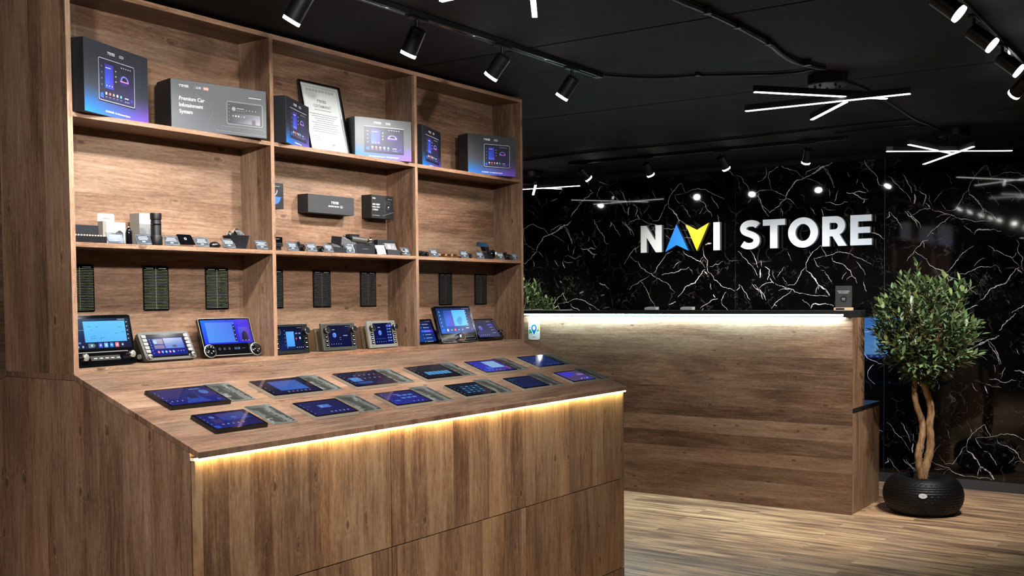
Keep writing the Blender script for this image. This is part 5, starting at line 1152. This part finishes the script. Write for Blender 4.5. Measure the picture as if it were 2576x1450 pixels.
# 8 big tilted screen with central knob
A8, B8 = at('Y', .025, 1115, 861), at('Y', .025, 1212, 853)
t, w = unit('largest car stereo of the right bay, tall bright screen above one central silver knob', (1.960, .026, 0), (2.262, .036, 0), .185, 17); h = .184
m = MB(); m.prism(rrect(-w / 2, 0, w / 2, h, .010), 0, .016, GLOSSB); m.box(-w / 2 + .04, .016, .02, w / 2 - .04, .040, .13, BPLA); b = m.build('body', t, smooth=30)
m = MB(); m.frame(-w / 2, 0, w / 2, h, .0016, CHROME, (0, 0, 0), 2, .010); m.frame(-w / 2 + .016, .010, w / 2 - .016, .036, .0010, SILVER, (0, 0, 0), 2, .003)
for s in (-1, 1):
    for i in range(6): x = s * (.040 + .014 * i); m.poly([(x, .022), (x + .007, .026), (x + .007, .029), (x, .025)], SILVER, (0, 0, 0), 3); m.poly([(x + .007, .026), (x + .014, .022), (x + .014, .025), (x + .007, .029)], SILVER, (0, 0, 0), 3)
m.build('trim', b); m = MB(); scr_home(m, -w / 2 + .014, .046, w / 2 - .012, h - .010); m.build('screen', b)
knob(b, .004, .022, .022, .020, CHROME, STEEL, n=32)
# 9 right
t, w = unit('black slanted car stereo with a chrome rimmed right side, far right of the bottom row', (2.300, .050, 0), (2.505, .044, 0), .128, 38); h = .128
m = MB(); m.prism(rrect(-w / 2, 0, w / 2, h, .008), 0, .014, GLOSSB); m.hull([(-w / 2 + .03, .014, .0), (w / 2 - .03, .014, .0), (w / 2 - .03, .014, h - .03), (-w / 2 + .03, .014, h - .03)], [(-w / 2 + .03, .05, .045), (w / 2 - .03, .05, .045), (w / 2 - .03, .035, h - .05), (-w / 2 + .03, .035, h - .05)], BPLA); b = m.build('body', t, smooth=30)
m = MB(); x0, z0, x1, z1 = -w / 2 + .004, .012, w / 2 - .026, h - .008; m.rect(x0, z0, x1, z1, SCREEN, [(60, 62, 110), (58, 60, 96), (46, 46, 60), (52, 52, 66)], 1)
m.disc(x0 + .05, .070, .013, SCREEN, (120, 120, 190), 2); m.disc(x0 + .047, .066, .008, SCREEN, (70, 80, 220), 3); m.rect(x0 + .115, .080, x0 + .165, .092, SCREEN, [(40, 60, 190), (70, 50, 170), (70, 50, 170), (40, 60, 190)], 2)
for i in range(5): m.rect(x0 + .125, .036 + .018 * i, x0 + .155, .0375 + .018 * i, SCREEN, (180, 185, 215), 3); m.disc(x0 + .02 + .017 * i, .025, .0025, SCREEN, (180, 185, 215), 3, 8)
m.build('screen', b); m = MB(); m.poly(rrect(w / 2 - .020, .052, w / 2 - .006, h - .010, .004), CHROME, (0, 0, 0), 2)
for i in range(6): m.rect(w / 2 - .0185, .058 + .010 * i, w / 2 - .0075, .0600 + .010 * i, BPLA, (0, 0, 0), 3)
m.build('key_strip', b); knob(b, w / 2 - .004, .040, .010, .012, CHROME, GLOSSB); knob(b, -w / 2 + .012, .050, .007, .010, CHROME)

# ------------------------------------------------------------ tablets lying on the sloping counter
TS = math.degrees(SLOPE)
def on_slope(x, s, lift):
    """x along the counter, s metres down the slope (negative) -> frame lying on it"""
    c, sn = math.cos(SLOPE), math.sin(SLOPE); O = Vector((x, s * c, ZJ + s * sn)) + Vector((0, -sn, c)) * lift
    X = Vector((1, 0, 0)); Z = Vector((0, c, sn)); Y = Z.cross(X)
    return Matrix(((X.x, Y.x, Z.x, O.x), (X.y, Y.y, Z.y, O.y), (X.z, Y.z, Z.z, O.z), (0, 0, 0, 1)))
def t_ui(m, k, x0, z0, x1, z1):
    w, h = x1 - x0, z1 - z0; X = lambda u: x0 + w * u; Z = lambda v: z0 + h * v; q = lambda u, v, a, b, c, l=3: m.rect(X(u), Z(v), X(a), Z(b), SCREEN, c, l)
    base = [[(24, 34, 140), (24, 36, 150), (44, 40, 110), (40, 40, 110)], [(10, 16, 56), (14, 22, 70), (20, 26, 66), (16, 16, 40)], [(16, 26, 74), (12, 18, 66), (18, 22, 50), (22, 28, 66)], [(6, 10, 26), (6, 10, 26), (44, 46, 52), (40, 42, 50)],
            [(40, 60, 225), (60, 40, 150), (40, 40, 140), (34, 50, 190)], [(26, 48, 120), (30, 44, 100), (34, 52, 100), (36, 60, 120)], [(20, 40, 150), (14, 18, 90), (24, 30, 90), (26, 30, 110)], [(16, 30, 110), (12, 20, 90), (26, 30, 80), (30, 34, 100)],
            [(26, 50, 170), (30, 40, 150), (44, 40, 100), (50, 44, 120)], [(10, 24, 40), (10, 24, 50), (14, 30, 50), (12, 26, 44)], [(16, 34, 90), (18, 30, 76), (24, 34, 64), (24, 40, 80)], [(96, 80, 120), (60, 60, 190), (90, 76, 110), (70, 60, 190)]][k]
    m.rect(x0, z0, x1, z1, SCREEN, base, 1)
    if k == 0:
        m.poly([(X(.30), Z(.05)), (X(.75), Z(.05)), (X(.62), Z(.55)), (X(.50), Z(.55))], SCREEN, (50, 80, 190), 2); m.poly(rrect(X(.46), Z(.30), X(.62), Z(.55), .004), SCREEN, (18, 24, 90), 3)
        m.disc(X(.84), Z(.66), w * .075, SCREEN, (110, 150, 230), 3); m.disc(X(.84), Z(.66), w * .066, SCREEN, (90, 130, 220), 4); q(.836, .66, .842, .76, (20, 20, 60), 5); m.disc(X(.90), Z(.14), w * .028, SCREEN, (120, 130, 225), 3); m.disc(X(.90), Z(.14), w * .02, SCREEN, (40, 50, 160), 4); q(.66, .86, .86, .90, (150, 150, 210)); icons(m, X(.05), X(.32), Z(.22), 3, w * .012, ((200, 210, 240),))
    elif k == 1:
        m.rect(X(.24), Z(.20), X(.86), Z(.88), SCREEN, [(60, 110, 225), (60, 120, 220), (70, 110, 190), (60, 100, 190)], 2)
        for i in range(9): a, b = R.uniform(.28, .74), R.uniform(.25, .76); m.disc(X(a), Z(b), w * R.uniform(.02, .05), SCREEN, (84, 110, 185), 3, 7)
        icons(m, X(.30), X(.85), Z(.09), 6, w * .020, ((120, 130, 170), (150, 60, 140), (60, 120, 190), (90, 100, 160)), square=True)
    elif k == 2:
        for r_ in range(2): icons(m, X(.28), X(.92), Z(.74 - .26 * r_), 5, w * .022, ((80, 90, 200), (60, 110, 190), (120, 80, 170), (70, 150, 190), (200, 60, 90)), square=True)
        q(.10, .30, .34, .60, (90, 160, 240)); q(.12, .10, .5, .24, (50, 90, 170))
    elif k == 3:
        for i in range(6): m.poly(rrect(X(.20 + .12 * i), Z(.24), X(.30 + .12 * i), Z(.50), .003, 3), SCREEN, (90, 175, 240), 3)
        q(.50, .10, .58, .14, (60, 80, 90))
    elif k == 4:
        m.rect(X(.42), Z(.30), X(.86), Z(.90), SCREEN, (150, 200, 250), 2); m.disc(X(.30), Z(.30), w * .10, SCREEN, (40, 110, 240), 3, rz=h * .12); m.disc(X(.90), Z(.20), w * .07, SCREEN, (150, 80, 130), 3, rz=h * .12); icons(m, X(.1), X(.6), Z(.10), 4, w * .018, ((120, 160, 240),))
    elif k == 5: q(.40, .52, .62, .54, (70, 100, 160)); icons(m, X(.40), X(.95), Z(.12), 4, w * .014, ((90, 120, 190),))
    elif k == 6:
        m.disc(X(.22), Z(.74), w * .05, SCREEN, (90, 130, 220), 3); m.rect(X(.35), Z(.45), X(.92), Z(.92), SCREEN, [(40, 70, 180), (36, 60, 170), (60, 80, 150), (90, 70, 140)], 2); m.disc(X(.62), Z(.62), w * .06, SCREEN, (90, 120, 210), 3, rz=h * .05); q(.14, .34, .32, .60, (70, 60, 120)); icons(m, X(.18), X(.70), Z(.22), 5, w * .026, ((190, 70, 90), (80, 120, 220), (60, 110, 220), (170, 80, 140))); m.disc(X(.08), Z(.10), w * .05, SCREEN, (30, 100, 220), 3)
    elif k == 7:
        q(.36, .48, .64, .70, (90, 140, 230)); q(.40, .52, .46, .66, (130, 190, 240), 4); q(.12, .66, .2, .70, (70, 90, 140)); icons(m, X(.40), X(.92), Z(.14), 5, w * .024, ((120, 120, 140), (90, 130, 230), (80, 110, 220), (160, 120, 180)), square=True)
        for i in range(5): q(.28 + .1 * i, .86, .31 + .1 * i, .88, (90, 100, 170))
    elif k == 8:
        for i in range(2):
            for j in range(3): q(.40 + .16 * j, .40 + .22 * i, .52 + .16 * j, .50 + .22 * i, (100, 150, 240))
        m.disc(X(.20), Z(.30), w * .09, SCREEN, (70, 110, 220), 2, rz=h * .06); q(.34, .76, .50, .80, (160, 150, 220)); icons(m, X(.5), X(.9), Z(.12), 3, w * .016, ((150, 180, 240),))
    elif k == 9:
        for i in range(4):
            for j in range(4): q(.20 + .17 * j + .03 * i, .18 + .17 * i, .30 + .17 * j + .03 * i, .27 + .17 * i, (50, 110, 160) if (i + j) % 2 else (80, 150, 200))
    elif k == 10:
        for i in range(4): q(.10 + .04 * i, .80 - .01 * i, .12 + .04 * i, .83, (100, 130, 190)); q(.3 + .12 * i, .14, .34 + .12 * i, .17, (60, 90, 150))
    else:
        q(.14, .50, .56, .90, (70, 70, 235)); m.poly([(X(.62), Z(.56)), (X(.70), Z(.72)), (X(.90), Z(.72)), (X(.96), Z(.56))], SCREEN, (130, 110, 190), 3); q(.64, .52, .94, .56, (230, 140, 170), 4); icons(m, X(.45), X(.85), Z(.16), 3, w * .026, ((220, 220, 235), (120, 120, 200)))
    for i in range(5): m.disc(X(.035), Z(.14 + .17 * i), w * .009, SCREEN, (190, 205, 240), 4, 8)
tabs = [(.245, 0, 'black', 'black edged tablet showing a car and a clock dial, leftmost of the back row'), (.682, 1, 'grey', 'grey edged tablet showing a blue map, second from the left in the back row'), (1.103, 2, 'grey', 'grey edged tablet showing two rows of app squares, third of the back row'),
        (1.532, 3, 'grey', 'grey edged tablet showing a row of six light blue tiles, fourth of the back row'), (1.953, 4, 'grey', 'grey edged tablet with bright blue and white window, fifth of the back row'), (2.378, 5, 'grey', 'grey edged tablet with nearly plain dark blue screen, rightmost of the back row'),
        (.248, 6, 'black', 'black edged tablet showing round app marks, leftmost of the front row'), (.679, 7, 'grey', 'grey edged tablet with small blue window in mid screen, second of the front row'), (1.102, 8, 'grey', 'grey edged tablet showing two rows of blue tiles, third of the front row'),
        (1.532, 9, 'grey', 'grey edged tablet showing a teal grid of icons, fourth of the front row'), (1.952, 10, 'grey', 'grey edged tablet with dim dark blue screen, fifth of the front row'), (2.372, 11, 'grey', 'grey edged tablet with violet screen and blue window, rightmost of the front row')]
TSCREEN = colmat('glossy_lit_screen', 0.36, 0.06); _S = SCREEN; SCREEN = TSCREEN
for i, (x, k, c, lab) in enumerate(tabs):
    back = i < 6; w, h = (.246, .142) if back else (.216, .127); s0 = -.346 if back else -.5475; th = .0125
    t = thing('tablet', lab, 'tablet', 'tablets lying on the sloping counter', M=on_slope(x, s0, th + .0004))
    m = MB(); m.prism(rrect(-w / 2, 0, w / 2, h, .004), .0015, th, BPLA if c == 'black' else ALU); b = m.build('case', t, smooth=30)
    m = MB(); m.prism(rrect(-w / 2 + .0008, .0008, w / 2 - .0008, h - .0008, .004), 0, .0015, GLOSSB); m.build('glass', b)
    m = MB(); t_ui(m, k, -w / 2 + .010, .009, w / 2 - (.012 if back else .009), h - .008); m.build('screen', b)
SCREEN = _S
near = ['leftmost tablet of the back row', 'blue map tablet of the back row', 'third tablet of the back row', 'tablet with six light blue tiles', 'bright blue fifth tablet of the back row', 'rightmost tablet of the back row',
        'leftmost tablet of the front row', 'second tablet of the front row', 'third tablet of the front row', 'fourth tablet of the front row', 'fifth tablet of the front row', 'rightmost tablet of the front row']
for i in range(12):
    back = i < 6; x = tabs[i][0] + (.198 if back else .190) + .0; s0 = -.332 if back else -.541; w, h = .106, .156
    if back: x = tabs[i][0] + .123 + .066
    else: x = tabs[i][0] + .108 + .068 + .018
    th = .003
    t = thing('spec_card', 'grey engraved spec card right of the ' + near[i], 'card', 'engraved spec cards beside the tablets', M=on_slope(x, s0, th + .0004) if not True else on_slope(x, s0, th + .0004))
    m = MB(); m.prism(rrect(-w / 2, 0, w / 2, h, .003), 0, th, ALU if False else plain('card_edge', (120, 125, 120), .15) if i == 0 else _edge); b = m.build('plate', t)
    if i == 0: _edge = m.mats[0]
    m = MB(); plate_art(m, w - .001, h - .001, (36, 37, 34), (78, 80, 74), (4, 4, 4), 21, 50 + i); m.build('engraving', b)
# ------------------------------------------------------------ on the reception counter
ZC = 1.3150
t = thing('sticker', 'white rounded sticker with a blue map pin, on the counter front at the left', 'sticker', M=Matrix(((0, 1, 0, XK - .0012), (-1, 0, 0, 1.365), (0, 0, 1, 1.092), (0, 0, 0, 1))))
m = MB(); m.prism(rrect(-.052, 0, .052, .170, .018, 6), -.0002, .0010, WHITE); b = m.build('sheet', t)
m = MB(Matrix.Translation((0, -.0003, 0)))
m.poly(rrect(-.048, .104, .048, .166, .015, 5), PRINT, (165, 215, 240), 2); m.rect(-.048, .062, .048, .122, PRINT, [(235, 240, 240), (235, 240, 240), (165, 215, 240), (165, 215, 240)], 1)
m.poly([(-.046, .045), (.0, .058), (.046, .066), (.046, .078), (-.046, .082)], PRINT, (40, 140, 70), 3); m.poly([(.026, .078), (.046, .074), (.046, .110), (.030, .106)], PRINT, (240, 150, 60), 3); m.poly([(-.046, .086), (-.026, .090), (-.028, .100), (-.046, .098)], PRINT, (220, 110, 80), 3)
pin = [(0, .036)] + [(.026 * math.cos(rad(a)), .090 + .028 * math.sin(rad(a))) for a in range(-40, 221, 13)]
m.poly([(x * 1.25, (z - .085) * 1.15 + .085) for x, z in pin], PRINT, (225, 238, 245), 4); m.poly(pin, PRINT, (20, 90, 165), 5); m.disc(0, .090, .012, PRINT, (235, 240, 245), 6, 16, rz=.015); m.disc(.003, .086, .005, PRINT, (190, 160, 190), 7, 10)
m.text('Рядом', 0, .146, .0075, PRINT, (20, 70, 130), 3, 'CENTER', .012); m.text('2ГИС важно', 0, .131, .0070, PRINT, (20, 90, 160), 3, 'CENTER', .008); m.text('2ГИС', 0, .016, .0085, PRINT, (50, 50, 55), 3, 'CENTER', .012)
m.build('print', b)
t = thing('card_stand', 'small black leaflet stand on a wooden base near the right end of the counter', 'stand', M=Matrix(((.10, .995, 0, 4.90), (-.995, .10, 0, -.972), (0, 0, 1, ZC + .0003), (0, 0, 0, 1))))
m = MB(); m.box(-.058, -.022, 0, .058, .022, .018, plain('pale_wood', (205, 180, 140), .5)); m.box(-.046, -.0225, .003, .010, -.0215, .015, DARKB); m.build('base', t, bevel=.001)
m = MB(); m.box(-.052, -.003, .018, .052, .003, .160, plain('black_leaflet', (52, 52, 54), .5)); b = m.build('leaflet', t)
m = MB(Matrix.Translation((0, -.0031, .018))); m.text('Полное решение', 0, .104, .0068, PRINT, (205, 200, 195), 2, 'CENTER', .01); m.text('Мессенджера', 0, .093, .0066, PRINT, (205, 200, 195), 2, 'CENTER', .01)
m.disc(0, .055, .021, PRINT, (22, 22, 23), 2, 24); m.text('NAVI', 0, .057, .0062, PRINT, (200, 200, 200), 4, 'CENTER', .01); m.text('STORE', 0, .048, .0050, PRINT, (190, 190, 190), 4, 'CENTER', .01); m.build('print', b)
for i, (px, lab) in enumerate(((1639.5, 'left one of two small trays of white cards on the counter'), (1730, 'right one of two small trays of white cards on the counter'))):
    P = at('X', 4.90, px, 780)
    t = thing('card_tray', lab, 'card tray', 'trays of white cards on the counter', M=Matrix(((0, 1, 0, 4.90), (-1, 0, 0, P.y), (0, 0, 1, ZC + .0003), (0, 0, 0, 1))))
    m = MB(); m.box(-.050, -.030, 0, .050, .030, .004, ACRYL); m.box(-.050, .026, 0, .050, .030, .018, ACRYL); m.build('tray', t)
    m = MB(); m.hull([(-.045, -.026, .0045), (.045, -.026, .0045), (.045, .024, .0045), (-.045, .024, .0045)], [(-.045, -.026, .020), (.045, -.026, .020), (.045, .024, .026), (-.045, .024, .026)], WHITE); m.build('cards', t)
t = thing('brochure', 'flat green edged brochure lying at the left end of the counter', 'brochure', M=Matrix(((0, 1, 0, 4.93), (-1, 0, 0, 1.30), (0, 0, 1, ZC + .0003), (0, 0, 0, 1))))
m = MB(); m.box(-.14, -.09, 0, .13, .09, .005, WHITE); m.box(-.13, -.0905, .0008, .10, -.0900, .0035, plain('brochure_green', (80, 140, 70), .5)); m.build('pages', t)
t = thing('magazine', 'open white magazine under the plant at the left end of the counter', 'magazine', M=Matrix(((0, 1, 0, 4.95), (-1, 0, 0, 1.52), (0, 0, 1, ZC + .0003), (0, 0, 0, 1))))
m = MB(); m.box(-.08, -.08, 0, .08, .08, .008, WHITE); m.build('pages', t)
t = thing('sign_holder', 'thin white upright holder on the lower black desk top at the counter end', 'holder', loc=(5.16, -.96, .6853))
m = MB(); m.box(-.075, -.035, 0, .075, .035, .004, ACRYL); m.build('foot', t)
m = MB(); m.hull([(-.07, -.004, .004), (.07, -.004, .004), (.07, 0, .004), (-.07, 0, .004)], [(-.07, .026, .215), (.07, .026, .215), (.07, .030, .215), (-.07, .030, .215)], WHITE); m.build('sheet', t)
# staff monitor: turned to the wall, so only its mirror image in the marble shows
t = thing('monitor', 'staff computer monitor behind the counter, seen as a blue mirror image in the marble', 'monitor', M=Matrix(((0, -1, 0, 5.20), (1, 0, 0, -.62), (0, 0, 1, .6855), (0, 0, 0, 1))))
m = MB(); m.box(-.30, 0, .185, .30, .03, .545, BPLA); b = m.build('housing', t, bevel=.003)
m = MB(); m.box(-.09, -.05, 0, .09, .11, .010, BPLA); m.box(-.02, .03, .010, .02, .045, .30, BPLA); m.build('stand', t, bevel=.002)
m = MB(); m.rect(-.288, .197, .288, .533, BSCREEN, [(110, 175, 250), (120, 185, 255), (80, 150, 245), (60, 130, 240)], 1); m.rect(-.288, .43, .05, .505, BSCREEN, (4, 20, 60), 2); m.rect(-.15, .20, .08, .50, BSCREEN, (125, 190, 250), 3)
m.rect(-.288, .197, .288, .222, BSCREEN, (20, 50, 130), 4)
for i in range(8): m.rect(-.26 + .05 * i, .202, -.24 + .05 * i, .216, BSCREEN, (120, 140, 230), 5)
m.build('screen', b)

# ------------------------------------------------------------ olive trees in wicker pots
def tree(x, y, rot, label, potlabel, seed):
    r = random.Random(seed)
    p = thing('wicker_pot', potlabel, 'plant pot', 'round wicker pots', loc=(x, y, 0))
    nr, nc = 84, 120; prof = []
    for j in range(nr + 1):
        a = rad(-78 + 232 * j / nr); prof.append((.150 + .098 * math.cos(a) if a < rad(90) else .150 + .075 * math.cos(a), .118 + .122 * math.sin(a) if j > 0 else 0.0))
    def rf(i, j): return -.0032 * (1 if j % 3 == 0 else 0) + .0016 * math.cos(2 * math.pi * i / nc * 40 + (math.pi if (j // 3) % 2 else 0))
    m = MB(); m.lathe(prof, nc, WICK, rf=rf); m.build('basket', p, smooth=50)
    m = MB(); m.lathe([(0, .0005), (.165, .0005), (.14, .09), (.080, .17), (0, .172)], 32, SOIL); m.build('inner_pot', p)
    m = MB(); d = (CAM - Vector((x, y, .17))); a = math.atan2(d.y, d.x); T = Matrix.Rotation(a, 4, 'Z') @ Matrix.Translation((.2495, 0, .148)) @ Matrix.Rotation(rad(90), 4, 'Z')
    T = T @ Matrix.Rotation(rad(-14), 4, 'X'); m.prism([(.026 * math.cos(2 * math.pi * i / 20), .016 * math.sin(2 * math.pi * i / 20)) for i in range(20)], -.0015, .0015, WHITE, T=T); m.rect(-.004, -.006, .006, .006, PRINT, (170, 172, 176), 12, T=T); m.build('oval_tag', p)
    t = thing('olive_tree', label, 'tree', 'potted olive trees', M=Matrix.Translation((x, y, .165)) @ Matrix.Rotation(rad(rot), 4, 'Z'))
    m = MB()
    # two stems twisting past each other; sideways axis is across the view
    u = Vector((-.57, .82, 0)) * -1
    A = [(.00, 0.0), (.004, .07), (.028, .15), (.050, .24), (.052, .33), (.040, .42), (.046, .50), (.035, .58), (.005, .66), (-.012, .73), (-.005, .80), (.02, .90)]
    B = [(.00, 0.0), (-.018, .07), (-.034, .16), (-.038, .24), (-.018, .32), (-.008, .40), (-.014, .47), (-.040, .55), (-.052, .64), (-.045, .72), (-.010, .78), (.0, .90)]
    for P, sgn_, r0 in ((A, 1, .024), (B, -1, .020)):
        pts = smooth_path([u * q + Vector((0, 0, z * .96)) + Vector((.82, .57, 0)) * (.020 * sgn_ * math.sin(z * 7)) for q, z in P], 4); n = len(pts)
        m.tube(pts, [r0 * (1.25 - .55 * i / n) * (1 + .06 * math.sin(i * 1.9)) for i in range(n)], 12, BARK)
    m.build('trunk', t, smooth=60)
    lf = MB(); br = MB(); cz, rh, rz_ = 1.185, .340, .395
    def leaf(P, D, L, Wd, tone):
        D = D.normalized(); s = D.cross(Vector((0, 0, 1)))
        if s.length < .1: s = Vector((1, 0, 0))
        s = s.normalized(); s = (s * math.cos(tone[1]) + D.cross(s) * math.sin(tone[1])).normalized(); nrm = s.cross(D)
        def q(a, b, c): return tuple(P + D * (L * a) + s * (Wd * b) + nrm * (L * c))
        V = [q(0, 0, 0), q(.25, .40, .0), q(.55, .5, -.01), q(.82, .28, -.05), q(1, 0, -.10), q(.82, -.28, -.05), q(.55, -.5, -.01), q(.25, -.40, .0), q(.5, 0, -.035), q(.78, 0, -.06), q(.25, 0, -.03)]
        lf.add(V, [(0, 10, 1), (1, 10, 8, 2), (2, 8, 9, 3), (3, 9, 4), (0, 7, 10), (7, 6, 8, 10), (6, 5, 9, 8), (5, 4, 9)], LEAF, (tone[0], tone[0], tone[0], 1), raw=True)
    N = 250
    for i in range(N):
        zc = 1 - 2 * (i + .5) / N; ph = i * 2.39996 + r.uniform(-.2, .2); rr_ = math.sqrt(max(0, 1 - zc * zc)); dv = Vector((rr_ * math.cos(ph), rr_ * math.sin(ph), zc))
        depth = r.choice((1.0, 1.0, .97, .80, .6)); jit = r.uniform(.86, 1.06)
        if zc < -.6: jit *= .84
        tip = Vector((dv.x * rh * depth * jit, dv.y * rh * depth * jit, cz - .165 + dv.z * rz_ * depth * jit))
        up = Vector((0, 0, 1)); D = (dv * .8 + up * r.uniform(.35, .9)).normalized(); L = r.uniform(.11, .18); base = tip - D * L
        if i % 37 == 3: tip = tip + D * .06; L += .06
        hub = Vector((0, 0, .66 + .15 * r.random())); br.tube([hub, hub.lerp(base, .5) + Vector((0, 0, .02)), base, tip], [.004, .003, .0022, .0012], 5, BARK)
        k = 12 if L < .2 else 15
        for j in range(k):
            f = j / (k - 1); P = base.lerp(tip, f); a = j * 2.4 + r.uniform(-.3, .3); side = D.orthogonal().normalized(); side = Matrix.Rotation(a, 3, D) @ side
            sp = .95 - .55 * f; Dl = (D * (1 - sp * .75) + side * sp + up * .08).normalized()
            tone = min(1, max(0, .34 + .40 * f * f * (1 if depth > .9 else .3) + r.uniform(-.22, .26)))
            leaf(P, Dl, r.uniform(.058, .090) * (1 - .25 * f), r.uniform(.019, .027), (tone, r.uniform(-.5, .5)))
    br.build('branches', t, smooth=60); lf.build('foliage', t, smooth=60)
    return t
tree(5.13, -1.42, 0, 'full-leaved olive tree with twisted double trunk, right of the counter before the marble wall', 'round black wicker pot with a white oval tag, on the floor right of the counter', 11)
tree(5.66, 2.13, 140, 'olive tree behind the left end of the counter, only its leafy crown showing', 'round black wicker pot hidden behind the left end of the counter', 29)
